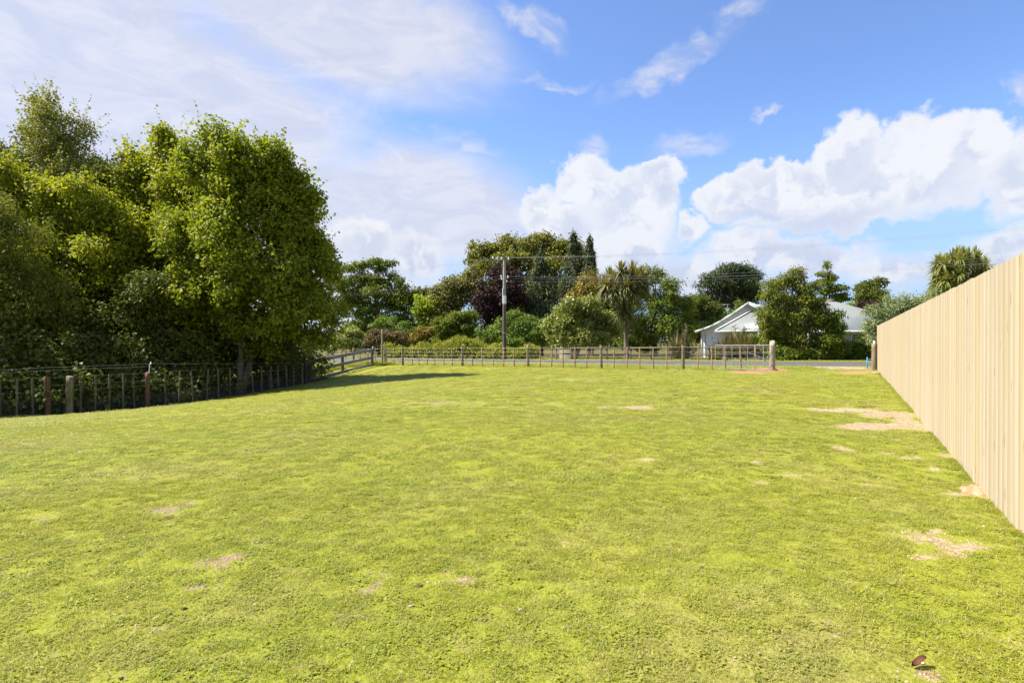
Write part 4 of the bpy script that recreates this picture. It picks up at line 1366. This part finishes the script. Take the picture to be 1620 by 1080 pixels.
# sparse tiered tree behind the roof
tree('spruce_tree', 'sparse tiered conifer with a gappy top above the house roof', 'tree', 72,
     [(1308, 420, 4, 7), (1300, 434, 9, 4), (1318, 440, 10, 4), (1298, 448, 12, 5), (1322, 455, 16, 5), (1302, 462, 14, 6), (1328, 468, 16, 5), (1310, 475, 22, 6), (1312, 448, 5, 20), (1335, 474, 10, 4)],
     'l_layer', 7500, .26, .12, base_px=1312, r0=.16, cl=14, cr=.34, gap=.12, seed=87, shoots=10, shoot_len=.7, squash=.5, lo=.3)
tree('round_tree', 'dense round-headed dark tree right of the sparse tiered conifer', 'tree', 86,
     [(1378, 462, 26, 18), (1370, 480, 26, 18), (1390, 480, 24, 20), (1378, 452, 14, 10)], 'l_dark', 14000, .30, .18, r0=.3, cl=16, cr=.5, gap=.08, seed=89)
tree('plum_tree', 'small dark purple plum behind the right end of the roof', 'tree', 64,
     [(1374, 486, 13, 12), (1366, 492, 10, 10)], 'l_purple', 4500, .2, .12, r0=.1, cl=12, cr=.35, gap=.1, seed=90)
tree('bay_tree', 'low green tree showing just over the right roof ridge', 'tree', 66,
     [(1340, 488, 14, 7), (1352, 486, 12, 6), (1330, 490, 12, 6)], 'l_mid', 3500, .2, .12, r0=.1, cl=12, cr=.35, gap=.1, seed=91)
tree('feijoa_tree', 'pale grey-green leafy shrub spilling over the end of the paling fence', 'shrub', 33.5,
     [(1400, 500, 24, 18), (1425, 482, 26, 18), (1392, 530, 24, 20), (1430, 500, 30, 20), (1460, 480, 26, 18), (1400, 550, 24, 18), (1450, 500, 30, 20), (1380, 515, 14, 12), (1490, 470, 20, 14), (1430, 545, 40, 20)],
     'l_silver', 33000, .11, .05, base_px=1415, r0=.09, cl=14, cr=.28, gap=.30, seed=93, shoots=110, shoot_len=.45, stems=2)
tree('dark_shrub', 'dark low shrub below the house window beside the gate post', 'shrub', 41,
     [(1362, 548, 18, 16), (1350, 558, 18, 12), (1378, 558, 14, 12), (1340, 562, 12, 8)], 'l_layer', 9000, .13, .09, r0=.05, cl=14, cr=.25, gap=.15, seed=95)
tree('golden_shrub', 'yellow-green bush below the many-headed cabbage tree', 'shrub', 35,
     [(1480, 466, 20, 12), (1500, 462, 18, 12), (1470, 480, 16, 14), (1520, 450, 16, 12)], 'l_hedge', 7000, .13, .06, r0=.07, cl=14, cr=.25, gap=.2, seed=96)
tree('camellia_shrub', 'dark leafy shrub under the porch eave between flax and golden conifer', 'shrub', 48.5,
     [(1170, 545, 18, 16), (1186, 540, 16, 14), (1196, 548, 14, 14)], 'l_layer', 9000, .14, .09, r0=.05, cl=14, cr=.25, gap=.15, seed=197)
tree('porch_shrub', 'green shrub against the shaded porch wall beside the flax', 'shrub', 45,
     [(1205, 545, 16, 14), (1190, 552, 14, 12), (1215, 558, 18, 10)], 'l_layer', 6000, .13, .09, r0=.05, cl=14, cr=.25, gap=.15, seed=97)

# clipped hedge along the far verge
lob = []
for px in np.arange(612, 850, 7):
    a = (px - 810) / F; Z = 41.8 / (.511 * a + .86)
    x = a * Z; t_ = 541 + 4 * math.sin(px * .11) + (6 if px < 690 else 0) + (8 if px > 765 else 0) - (4 if 690 < px < 765 else 0)
    zt = CAMZ + (537 - t_) / F * Z; zb = gz(x, Z)
    lob.append((x, Z, (zt + zb) / 2, .55, .9, (zt - zb) / 2 * 1.08))
x, y = lob[len(lob) // 2][:2]
hd = empty('clipped_hedge', (x, y, gz(x, y)), 'low bright green hedge along the far side of the road', 'hedge')
parts, _, _, _ = crown(lob, 34000, .13, .085, cl=14, cr=.22, gap=.12, seed=99, lo=.8)
mb = MB()
for V, Fc, t_ in parts: mb.add(V, Fc, t_); TRI[0] += 2 * len(Fc)
mb.build('foliage', M['l_hedge'], hd, attr='tint')
for l in lob[::2]: MB().tube([(l[0], l[1], gz(l[0], l[1])), (l[0], l[1], l[2])], .03, 5, False).build('stem', M['bark'], hd)

# far belt of trees that closes the horizon all round behind the gardens
lob = []
r_ = np.random.default_rng(5)
for k in range(90):
    a = r_.uniform(-1.25, 1.35); Z = r_.uniform(120, 150); h = r_.uniform(4, 7.5)
    lob.append((a * Z, Z, h * .45 - .8, r_.uniform(5, 9), r_.uniform(4, 6), h * .6))
parts, _, _, _ = crown(lob, 52000, .9, .55, cl=14, cr=1.1, gap=.05, seed=101)
mb = MB()
for V, Fc, t_ in parts: mb.add(V, Fc, t_); TRI[0] += 2 * len(Fc)
tag(mb.build('distant_trees', M['l_dark'], attr='tint'), 'far shelter belt showing between the garden trees', 'trees', kind='stuff')


# --- sword-leaved plants
def sword_head(mb, c, Lf, W, n, r, up=.15, droop=.9, spread=1.0, minel=-70):
    n_ = n
    az = r.uniform(0, 2 * math.pi, n_); el = np.radians(r.uniform(minel, 88, n_))
    D = np.stack([np.cos(el) * np.cos(az), np.cos(el) * np.sin(az), np.sin(el)], -1)
    L_ = Lf * r.uniform(.75, 1.15, n_)
    side = np.stack([-np.sin(az), np.cos(az), 0 * az], -1)
    ts = np.array([0.04, .4, .75, 1.0]); ws = np.array([.55, 1.0, .7, .05])
    P = c + D[:, None] * (ts[None, :, None] * L_[:, None, None]) + np.array([0, 0, -1]) * (droop * .42 * L_[:, None] * (ts ** 2)[None] * (np.cos(el)[:, None] * .8 + .2))[..., None]
    Wd = side[:, None] * (ws * W / 2)[None, :, None]
    V = np.stack([P - Wd, P + Wd], 2).reshape(-1, 3)      # per leaf 8 verts
    b = np.arange(n_)[:, None] * 8
    Fc = np.vstack([b + [2 * j, 2 * j + 1, 2 * j + 3, 2 * j + 2] for j in range(3)])
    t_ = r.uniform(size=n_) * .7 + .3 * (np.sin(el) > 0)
    mb.add(V, Fc, np.tile(t_, 3)); TRI[0] += n_ * 6


def cabbage(label, Z, base_px, forkpts, heads, Lf, W, n, mat, r0, seed, bark='bark'):
    r = np.random.default_rng(seed)
    x = (base_px - 810) / F * Z; z = gz(x, Z)
    root = empty('cabbage_tree', (x, Z, z), label, 'tree')
    mt = MB(); fk = PX(*forkpts, Z)
    mt.tube([(x, Z, z - .3), (x, Z, z), ((x + fk[0]) / 2, Z, (z + fk[2]) / 2), tuple(fk)], np.array([1.3, 1.1, .9, .95]) * r0, 9)
    mh = MB()
    for (hx, hy, dz) in heads:
        h = PX(hx, hy, Z + dz)
        mid = fk * .5 + h * .5 + np.array([(h[0] - fk[0]) * .12, 0, -.15])
        mt.tube([fk, mid, h], np.array([.62, .48, .4]) * r0, 7)
        sword_head(mh, h, Lf * r.uniform(.85, 1.1), W, n, r)
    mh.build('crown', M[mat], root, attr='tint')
    mt.build('trunk', M[bark], root, smooth=True)


cabbage('single-trunked cabbage tree with a shaggy mop behind the wire fence', 46, 991, (990, 488),
        [(991, 437, 0), (972, 445, .4), (1008, 443, -.3), (960, 452, -.4), (1018, 452, .5), (982, 430, -.5), (1000, 432, .5), (975, 462, -.8), (1003, 462, -.8), (990, 455, -1.0), (1015, 440, .9), (966, 440, .9), (990, 470, -.5), (984, 492, -.25), (996, 498, -.2)],
        1.2, .10, 150, 'l_sword', .20, 111)
_r = np.random.default_rng(8)
CH = []
for _k in range(44):
    _a = _r.uniform(0, 6.283); _e = _r.uniform(-.35, 1.0); _c = math.sqrt(max(0, 1 - _e * _e)) * _r.uniform(.55, 1.0)
    CH.append((1524 + 55 * _c * math.cos(_a) + 4 * _e, 436 - 34 * _e, .9 * _c * math.sin(_a) * 1.7))
cabbage('many-headed cabbage tree rising above the top of the paling fence', 33, 1532, (1528, 470),
        CH,
        0.72, .060, 85, 'l_sword_g', .13, 113)


def flax(label, Z, px, top, hw, n, seed, dry=0):
    r = np.random.default_rng(seed)
    x = (px - 810) / F * Z; z = gz(x, Z)
    H = CAMZ + (537 - top) / F * Z - z; Rr = hw / F * Z
    root = empty('flax_bush', (x, Z, z), label, 'plant')
    mb = MB()
    for k in range(5):
        sword_head(mb, np.array([x + r.normal(0, Rr * .22), Z + r.normal(0, Rr * .2), z]), H * 1.05, .10, n // 5, r, droop=.55, minel=22)
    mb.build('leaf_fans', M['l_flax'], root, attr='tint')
    mb = MB()
    for k in range(5):
        a = r.uniform(0, 6.28); e = np.array([x + math.cos(a) * Rr * .3, Z + math.sin(a) * Rr * .3, z + H * r.uniform(1.05, 1.35)])
        mb.tube([(x, Z, z), (x * .6 + e[0] * .4, Z * .6 + e[1] * .4, z + H * .6), tuple(e)], [.025, .02, .015], 5)
        for q in range(6):
            f = e - [0, 0, .09 * q + .05]; mb.tube([f, f + np.array([r.normal(0, .12), r.normal(0, .12), .1])], [.02, .03], 4)
    mb.build('flower_stalk', M['oldpost'], root)


flax('wide flax clump in front of the white gable wall behind the gate', 46, 1168, 524, 40, 760, 121)
flax('smaller flax clump with tall stalks left of the house', 48, 1078, 526, 28, 260, 122)
flax('low flax clump at the foot of the gable wall by the road', 43, 1136, 543, 24, 200, 123)

# post and rail fence across the road
c1 = lambda px, q: ((px - 810) / F * q / (.511 * (px - 810) / F + .86), q / (.511 * (px - 810) / F + .86))
x, y = c1(1000, 42.2)
of = empty('garden_fence', (x, y, gz(x, y)), 'low grey rail fence at the garden edge across the road', 'fence')
for px in (880, 905, 930, 960, 998, 1030, 1062, 1094, 1122, 1150, 1180, 1210):
    x, y = c1(px, 42.2); place(of, 'post', 'sq', .06, 1.05, M['oldpost'], (x, y, gz(x, y)), (0, 0), rzf)
for h in (.45, .95):
    for a_, b_ in ((880, 998), (998, 1094), (1094, 1210)):
        xa, ya = c1(a_, 42.1); xb, yb = c1(b_, 42.1)
        MB().bar((xa, ya, gz(xa, ya) + h), (xb, yb, gz(xb, yb) + h), .03, .09).build('rail', M['oldpost'], of)
x, y = c1(897, 42.9)
pn = empty('letterbox_panel', (x, y, gz(x, y)), 'cream timber panel half hidden under the glossy round tree', 'panel')
dP = np.append(PV, 0)
for k in range(6):
    c = np.array([x, y, gz(x, y) + .06 + .13 * k])
    MB().bar(c - dP * .75, c + dP * .75, .025, .12).build('plank', M['creampanel'], pn)
for s in (-.78, .78):
    MB().box(np.array([x, y, gz(x, y) + .42]) + dP * s, (.07, .07, .9)).build('post', M['creampanel'], pn)

# ------------------------------------------------------------------ house
HZ = -.48
hx, hy = pq(-7.9, 56)
hs = empty('house', (hx, hy, HZ), 'white weatherboard house with pale green-grey metal roof behind the golden conifer', 'house')
P3 = lambda p, q, z: np.array([*pq(p, q), z])
EAVE = CAMZ + .80; RIDGE = CAMZ + 3.42


def wall(p0, p1, q, z0, z1, name='wall', topf=None, qdir=False, q1=None):
    """lapped boards; a wall along p at q, or along q at p0 when qdir"""
    mb = MB(); n = int(round((z1 - z0) / .17))
    for i in range(n):
        za = z0 + (z1 - z0) * i / n; zb_ = z0 + (z1 - z0) * (i + 1) / n
        if qdir:
            A, Bp = (p0, q), (p0, q1)
            o = -.022
            V = [P3(A[0] + o, A[1], za), P3(Bp[0] + o, Bp[1], za), P3(Bp[0], Bp[1], zb_), P3(A[0], A[1], zb_)]
            U = [P3(A[0], A[1], za), P3(Bp[0], Bp[1], za)]
        else:
            a, b = p0, p1
            a2, b2 = (a, b)
            if topf:
                a, b = topf(za); a2, b2 = topf(zb_)
            V = [P3(a, q - .022, za), P3(b, q - .022, za), P3(b2, q, zb_), P3(a2, q, zb_)]
            U = [P3(a, q, za), P3(b, q, za)]
        mb.add(V, [(0, 1, 2, 3)]); mb.add([U[0], U[1], V[1], V[0]], [(0, 1, 2, 3)])
    return mb.build(name, M['weatherboard'], hs)


pk = -7.9; W2 = 4.35
# curved (bell-cast) roof slope profile: distance from the ridge line -> height
prof = [(0, RIDGE), (1.2, RIDGE - .86), (2.3, RIDGE - 1.58), (3.1, RIDGE - 2.02), (3.9, RIDGE - 2.34), (4.75, RIDGE - 2.60)]
def slope_z(d): return np.interp(d, [a for a, _ in prof], [b for _, b in prof])
zs_rev = [b for _, b in prof][::-1]; ds_rev = [a for a, _ in prof][::-1]
topf = lambda z: (pk - min(W2, float(np.interp(z, zs_rev, ds_rev)) if z > prof[-1][1] else W2), pk + min(W2, float(np.interp(z, zs_rev, ds_rev)) if z > prof[-1][1] else W2))
wall(pk - W2, pk + W2, 56.0, HZ, RIDGE - .15, topf=topf)
wall(pk - W2, 0, 56.0, HZ, EAVE + .1, qdir=True, q1=66)
wall(pk + W2, 12, 58.2, HZ, EAVE + .1)
# gable roof running back in q
def ribbed(mb, corners, nr):
    """roof sheet between 4 corners (eave left, eave right, ridge right, ridge left) with standing ribs"""
    a, b, c, d = [np.asarray(v, float) for v in corners]
    nrm = np.cross(b - a, d - a); nrm /= np.linalg.norm(nrm)
    if nrm[2] < 0: nrm = -nrm
    th = .03
    mb.add([a, b, c, d, a - nrm * th, b - nrm * th, c - nrm * th, d - nrm * th], [(0, 1, 2, 3), (7, 6, 5, 4), (0, 4, 5, 1), (1, 5, 6, 2), (2, 6, 7, 3), (3, 7, 4, 0)])
    for i in range(nr + 1):
        t_ = i / nr
        e = a + (b - a) * t_; r_2 = d + (c - d) * t_
        if np.linalg.norm(r_2 - e) < .2: continue
        mb.bar(e + nrm * .012, r_2 + nrm * .012, .03, .025, up=nrm)


mb = MB()
for sgn in (-1, 1):
    for (d0, z0), (d1, z1) in zip(prof[:-1], prof[1:]):
        ribbed(mb, [P3(pk + sgn * d1, 55.4, z1), P3(pk + sgn * d1, 66, z1), P3(pk + sgn * d0, 66, z0), P3(pk + sgn * d0, 55.4, z0)], 16)
roof = mb.build('roof', M['roof'], hs)
# bargeboards
mb = MB()
for sgn in (-1, 1):
    for (d0, z0), (d1, z1) in zip(prof[:-1], prof[1:]):
        mb.bar(P3(pk + sgn * d0, 55.36, z0 - .10), P3(pk + sgn * (d1 + .02), 55.36, z1 - .10), .04, .24)
mb.build('bargeboard', M['gutter'], hs)
mb = MB()
for sgn in (-1, 1):
    for (d0, z0), (d1, z1) in zip(prof[:-1], prof[1:]):
        mb.bar(P3(pk + sgn * d0, 55.7, z0 - .17), P3(pk + sgn * (d1 + .02), 55.7, z1 - .17), .5, .02, up=(0, 0, 1))
mb.build('soffit', M['trim'], hs)
# hipped porch roof in front of the gable
pr0, pr1 = pk - 2.55, pk + 5
ze = CAMZ + .82
mb = MB()
ribbed(mb, [P3(pr0, 53.6, ze), P3(pr1, 53.6, ze), P3(pr1, 56.0, ze + 2.0), P3(pk + .55, 56.0, ze + 2.05)], 26)
mb.add([P3(pr0, 53.6, ze), P3(pk + .55, 56.0, ze + 2.05), P3(pr0 - .0, 56.0, ze + .02)], [(0, 1, 2)])
mb.build('porch_roof', M['roof'], hs)
MB().bar(P3(pr0 + .02, 53.55, ze + .03), P3(pk + .55, 55.95, ze + 2.1), .16, .05).build('hip_flashing', M['weatherboard'], hs)
MB().bar(P3(pr0 - .05, 53.52, ze - .08), P3(pr1, 53.52, ze - .08), .10, .15).build('gutter', M['gutter'], hs)
for pp in (pr0 + 3.6, pr1 - .1):
    MB().box((*pq(pp, 53.75), (ze - .15 + HZ) / 2), (.12, .12, ze - .15 - HZ)).build('porch_post', M['weatherboard'], hs)
# main roof with hipped right end
RZ = CAMZ + 3.52
mb = MB()
ribbed(mb, [P3(pk, 57.0, EAVE - .02), P3(6.2, 57.0, EAVE - .02), P3(-1.2, 61.2, RZ), P3(pk, 61.2, RZ)], 36)
mb.add([P3(6.2, 57.0, EAVE - .02), P3(6.2, 65.4, EAVE - .02), P3(-1.2, 61.2, RZ)], [(0, 1, 2)])
mb.add([P3(pk, 65.4, EAVE - .02), P3(6.2, 65.4, EAVE - .02), P3(-1.2, 61.2, RZ), P3(pk, 61.2, RZ)], [(0, 1, 2, 3)])
mb.build('roof', M['roof'], hs)
# second ridge to the right
mb = MB()
ribbed(mb, [P3(-.5, 57.4, EAVE + .1), P3(12.6, 57.4, EAVE + .1), P3(10.5, 60.5, CAMZ + 2.45), P3(-.5, 60.5, CAMZ + 2.45)], 34)
mb.add([P3(-.5, 63.5, EAVE), P3(12.6, 63.5, EAVE), P3(10.5, 60.5, CAMZ + 2.45), P3(-.5, 60.5, CAMZ + 2.45)], [(0, 1, 2, 3)])
mb.add([P3(12.6, 57.4, EAVE), P3(12.6, 63.5, EAVE), P3(10.5, 60.5, CAMZ + 2.45)], [(0, 1, 2)])
mb.build('roof', M['roof'], hs)
MB().bar(P3(pk + 3, 56.93, EAVE - .10), P3(12.6, 56.93, EAVE - .10), .10, .16).build('gutter', M['gutter'], hs)
mb = MB(); mb.bar(P3(pk + 3, 57.6, EAVE - .17), P3(12.6, 57.6, EAVE - .17), 1.25, .02); mb.build('soffit', M['trim'], hs)
MB().box((*pq(-1.6, 62.5), RZ - .05), (.5, .5, .8)).build('chimney', M['brick'], hs)
# windows of the long wall
for (pa, pb_) in ((-.9, 1.1), (-3.6, -1.9), (3.2, 5.2)):
    z0, z1 = HZ + .75, EAVE - .25
    wn = MB()
    for (a, b) in (((pa, z0), (pb_, z0)), ((pa, z1), (pb_, z1)), ((pa, z0), (pa, z1)), ((pb_, z0), (pb_, z1)), (((pa + pb_) / 2, z0), ((pa + pb_) / 2, z1))):
        wn.bar(P3(a[0], 58.15, a[1]), P3(b[0], 58.15, b[1]), .09, .08, up=(QV[0], QV[1], 0))
    wo = wn.build('window', M['weatherboard'], hs)
    for k, (c, d) in enumerate(((pa + .05, (pa + pb_) / 2 - .05), ((pa + pb_) / 2 + .05, pb_ - .05))):
        MB().add([P3(c, 58.155, z0 + .04), P3(d, 58.155, z0 + .04), P3(d, 58.155, z1 - .04), P3(c, 58.155, z1 - .04)], [(0, 1, 2, 3)]).build('pane', M['glass'] if k else M['curtain'], wo)
MB().tube([P3(pk - 3.95, 55.93, EAVE - .25), P3(pk - 3.95, 55.93, HZ + .1)], .04, 8).build('downpipe', M['gutter'], hs)
MB().box(P3(pk - 4.28, 55.95, (HZ + EAVE) / 2 - .1), (.10, .05, EAVE - HZ - .3)).build('corner_board', M['trim'], hs)
MB().tube([P3(pk - 3.3, 55.96, HZ + 1.9), P3(pk - 3.3, 55.9, HZ + 1.9)], .05, 8).build('outside_light', M['glass'], hs)
# aerial on the left slope
ax_, ay_ = pq(pk - 2.2, 57.5); zr = slope_z(2.2)
ae = empty('television_aerial', (ax_, ay_, zr), 'thin television aerial mast on the left slope of the house roof', 'aerial')
MB().tube([(ax_, ay_, zr), (ax_, ay_, zr + 1.5)], .022, 6).build('mast', M['galv'], ae)
mb = MB(); c = np.array([ax_, ay_, zr + 1.45])
mb.bar(c - dP * .55, c + dP * .2, .03, .03)
for k in range(7):
    e = c - dP * (.5 - .11 * k); mb.tube([e - [.2, .3, 0], e + [.2, .3, 0]], .008, 4)
mb.build('antenna_elements', M['galv'], ae)

# ------------------------------------------------------------------ power pole and lines
pX, pY = (798 - 810) / F * 46.9, 46.9
pz = gz(pX, pY); ptop = CAMZ + (537 - 413) / F * 46.9
pl = empty('utility_pole', (pX, pY, pz), 'wooden utility pole with cross-arm and white tag across the road', 'pole')
zsp = CAMZ + (537 - 482) / F * 46.9
MB().tube([(pX, pY, zsp), (pX, pY, (zsp + ptop) / 2), (pX, pY, ptop)], [.135, .125, .115], 12).build('upper_pole', M['pole_top'], pl, smooth=True)
MB().tube([(pX, pY, pz - .3), (pX, pY, pz + 2), (pX, pY, zsp)], [.165, .155, .145], 12).build('lower_pole', M['pole_low'], pl, smooth=True)
arm = np.array([-.91, -.42, 0])
arm_c = np.array([pX, pY - .14, ptop + .05])
MB().bar(arm_c - arm * .45, arm_c + arm * .9, .06, .08).build('crossarm', M['pole_top'], pl)
mb = MB(); mb.bar(arm_c + [-.05, .1, -.45], arm_c + arm * .7, .03, .03); mb.build('arm_brace', M['galv'], pl)
ins = []
for s in (-.38, .25, .62, 1.02):
    c = arm_c + arm * s
    mb = MB(); mb.tube([c + [0, 0, .05], c + [0, 0, .11], c + [0, 0, .18], c + [0, 0, .24]], [.02, .065, .05, .03], 8); mb.build('insulator', M['white'], pl, smooth=True)
    ins.append(c + [0, 0, .2])
low = []
for k, (dx, zz) in enumerate(((-.25, 437), (-.22, 441), (.2, 445), (.3, 438))):
    zq = CAMZ + (537 - zz) / F * 46.9; c = np.array([pX + dx, pY - .16, zq])
    mb = MB(); mb.tube([(pX, pY - .1, zq - .08), c + [0, 0, -.06]], .02, 5); mb.build('bracket', M['galv'], pl)
    mb = MB(); mb.tube([c + [0, 0, -.09], c, c + [0, 0, .08]], [.045, .06, .03], 8); mb.build('insulator', M['white'], pl, smooth=True)
    low.append(c)
zq = CAMZ + (537 - 474) / F * 46.9
mb = MB(); mb.tube([(pX - .0, pY - .005, zq - .33), (pX, pY - .005, zq + .33)], .158, 14); mb.build('sleeve', M['white'], pl, smooth=True)
mb = MB(); mb.tube([(pX - .13, pY - .10, zq - .3), (pX - .13, pY - .1, zq + .95)], .035, 7); mb.build('cable_guard', M['white'], pl)
mb = MB(); mb.tube([(pX, pY, zq - 2.75), (pX, pY, zq - 2.70)], .168, 12); mb.build('band', M['galv'], pl)
mb = MB(); mb.tube([(pX, pY, ptop - 1.9), (pX, pY, ptop - 1.86)], .145, 12); mb.build('band', M['galv'], pl)


def span(a, b, sag, r, label, grp):
    a = np.asarray(a, float); b = np.asarray(b, float)
    t_ = np.linspace(0, 1, 26)
    P = a + (b - a) * t_[:, None]; P[:, 2] -= sag * 4 * t_ * (1 - t_)
    return tag(MB().tube(P, r, 5, False).build('power_line', M['cable'], None, origin=a), label, 'cable', grp)


NR = np.append(pq(20, 40), 0); NL = np.append(pq(-70, 41), 0)
for k, c in enumerate(ins):
    off = arm * (-.38, .25, .62, 1.02)[k]
    for e, sg, wd in (((NR + off + [0, 0, CAMZ + 6.35]), .75, 'right'), ((NL + off + [0, 0, CAMZ + 7.3]), .75, 'left')):
        span(c, e, sg, .0034, 'thin overhead power line running %s from the cross-arm of the pole' % wd, 'upper power lines to the %s' % wd)
for k, c in enumerate(low):
    span(c, NR + [.1 * k, -.1, CAMZ + 5.15 - .12 * k], .85, .0034, 'thin service line strung right from the pole below the cross-arm', 'lower service lines to the right')
    if k < 2: span(c, NL + [.1 * k, -.1, CAMZ + 5.4 - .12 * k], .8, .0032, 'thin service line strung left from the pole below the cross-arm', 'lower service lines to the left')

# ------------------------------------------------------------------ small things on the lawn
def pebble(px, py, wpx, mat, name, label, cat, seed, flat=.5):
    r = np.random.default_rng(seed)
    x, y, z = hit(px, py); R_ = wpx / 2 / F * y * .8
    n, m_ = 9, 5; V = []
    for i in range(m_ + 1):
        ph = math.pi * i / m_
        for j in range(n):
            a = 2 * math.pi * j / n; k = R_ * (1 + r.normal(0, .13))
            V.append((x + math.cos(a) * math.sin(ph) * k, y + math.sin(a) * math.sin(ph) * k * .7, z + .004 + math.cos(ph) * k * flat))
    Fc = [(i * n + j, i * n + (j + 1) % n, (i + 1) * n + (j + 1) % n, (i + 1) * n + j) for i in range(m_) for j in range(n)]
    tag(MB().add(V, Fc).build(name, M[mat], None, smooth=False, origin=(x, y, z)), label, cat)


def heap(px, py, R_, H, mat, name, label, seed):
    r = np.random.default_rng(seed)
    x, y, z = hit(px, py); n = 22; V = []; rings = 9
    for i in range(rings + 1):
        for j in range(n):
            a = 2 * math.pi * j / n
            k = i / rings * (1 + .25 * math.sin(a * 2 + seed) + .12 * math.sin(a * 5))
            X = x + math.cos(a) * k * R_; Y = y + math.sin(a) * k * R_
            hh = H * max(0, 1 - (i / rings) ** 1.3) + float(r.normal(0, H * .10)) * (i < rings)
            V.append((X, Y, gz(X, Y) + hh - (.02 if i == rings else 0)))
    Fc = [(i * n + j, (i + 1) * n + j, (i + 1) * n + (j + 1) % n, i * n + (j + 1) % n) for i in range(rings) for j in range(n)]
    tag(MB().add(V, Fc).build(name, M[mat], None, origin=(x, y, z)), label, 'mound')


pebble(825, 969, 13, 'stone', 'stone', 'pale flat stone lying in the turf near the middle of the foreground', 'stone', 1, .4)
pebble(650, 962, 9, 'stone', 'stone', 'small grey stone left of the pale flat stone in the grass', 'stone', 2)
pebble(70, 827, 8, 'stone', 'stone', 'small light stone on the grass near the left edge below the fence', 'stone', 3)
pebble(1164, 1045, 6, 'stone', 'stone', 'tiny white stone in the grass left of the brown leaf', 'stone', 4)
pebble(1110, 899, 9, 'dung', 'clod', 'grey-brown soil clod in the grass right of centre', 'clod', 5)
pebble(290, 967, 12, 'dung', 'clod', 'dark clod, right one of the close pair in the grass', 'clod', 6)
pebble(266, 976, 12, 'dung', 'clod', 'dark clod, left one of the close pair in the grass', 'clod', 7, .35)
pebble(7, 945, 14, 'dung', 'clod', 'dark clod at the extreme left edge of the lawn', 'clod', 8, .35)
pebble(662, 929, 16, 'dung', 'clod', 'low dark clod above the small grey stone', 'clod', 9, .3)
pebble(574, 867, 9, 'dung', 'clod', 'dark clod in the bright grass left of centre', 'clod', 10, .4)
pebble(544, 803, 7, 'dung', 'clod', 'small dark clod far up the bright grass', 'clod', 11)
pebble(141, 873, 8, 'dung', 'clod', 'dark clod below the pinkish worn patch on the left', 'clod', 12)
pebble(804, 848, 8, 'dung', 'clod', 'dark clod near the middle of the lawn', 'clod', 13)
pebble(576, 696, 5, 'dung', 'clod', 'tiny dark clod on the far lawn below the tree shadow', 'clod', 14)
pebble(390, 713, 8, 'dung', 'clod', 'brown clod on the slope under the maples', 'clod', 15, .3)
pebble(1072, 903, 7, 'dung', 'clod', 'small dark clod beside the grey-brown one', 'clod', 16)
heap(1548, 780, .13, .06, 'clay', 'clay_mound', 'heap of dry orange clay against the foot of the paling fence', 17)
heap(1221, 586, .42, .11, 'redclay', 'clay_mound', 'red clay heaped around the foot of the strainer post', 18)
# brown leaf and a white chip
x, y, z = hit(1455, 1062)
r = np.random.default_rng(4)
gxx, gyy = np.meshgrid(np.linspace(-1, 1, 7), np.linspace(-1, 1, 5))
wid = (1 - gxx ** 2) ** .7
V = np.column_stack([(x + gxx * .036).ravel(), (y + gyy * wid * .016 + .010 * gxx).ravel(), (z + .020 + .010 * np.sin(gxx * 2) + .010 * gyy ** 2).ravel()])
i_ = (np.arange(4)[:, None] * 7 + np.arange(6)[None]).ravel()
mb = MB().add(V, np.stack([i_, i_ + 1, i_ + 8, i_ + 7], -1)).add(V - [0, 0, .001], np.stack([i_, i_ + 7, i_ + 8, i_ + 1], -1))
tag(mb.build('dead_leaf', M['dryleaf'], None, smooth=True, origin=(x, y, z)), 'curled dark brown leaf lying in the near grass', 'leaf')
pebble(1461, 1053, 8, 'white', 'stone_chip', 'white chip touching the curled brown leaf', 'stone', 19, .35)
x, y, z = hit(1389, 591)
pc = MB().box((x, y, z + .03), (.30, .16, .04)).build('broken_slab', M['stone'], None, origin=(x, y, z))
tag(pc, 'small grey slab on the ground at the far end of the paling fence', 'slab')

print('leaf triangles', TRI[0])
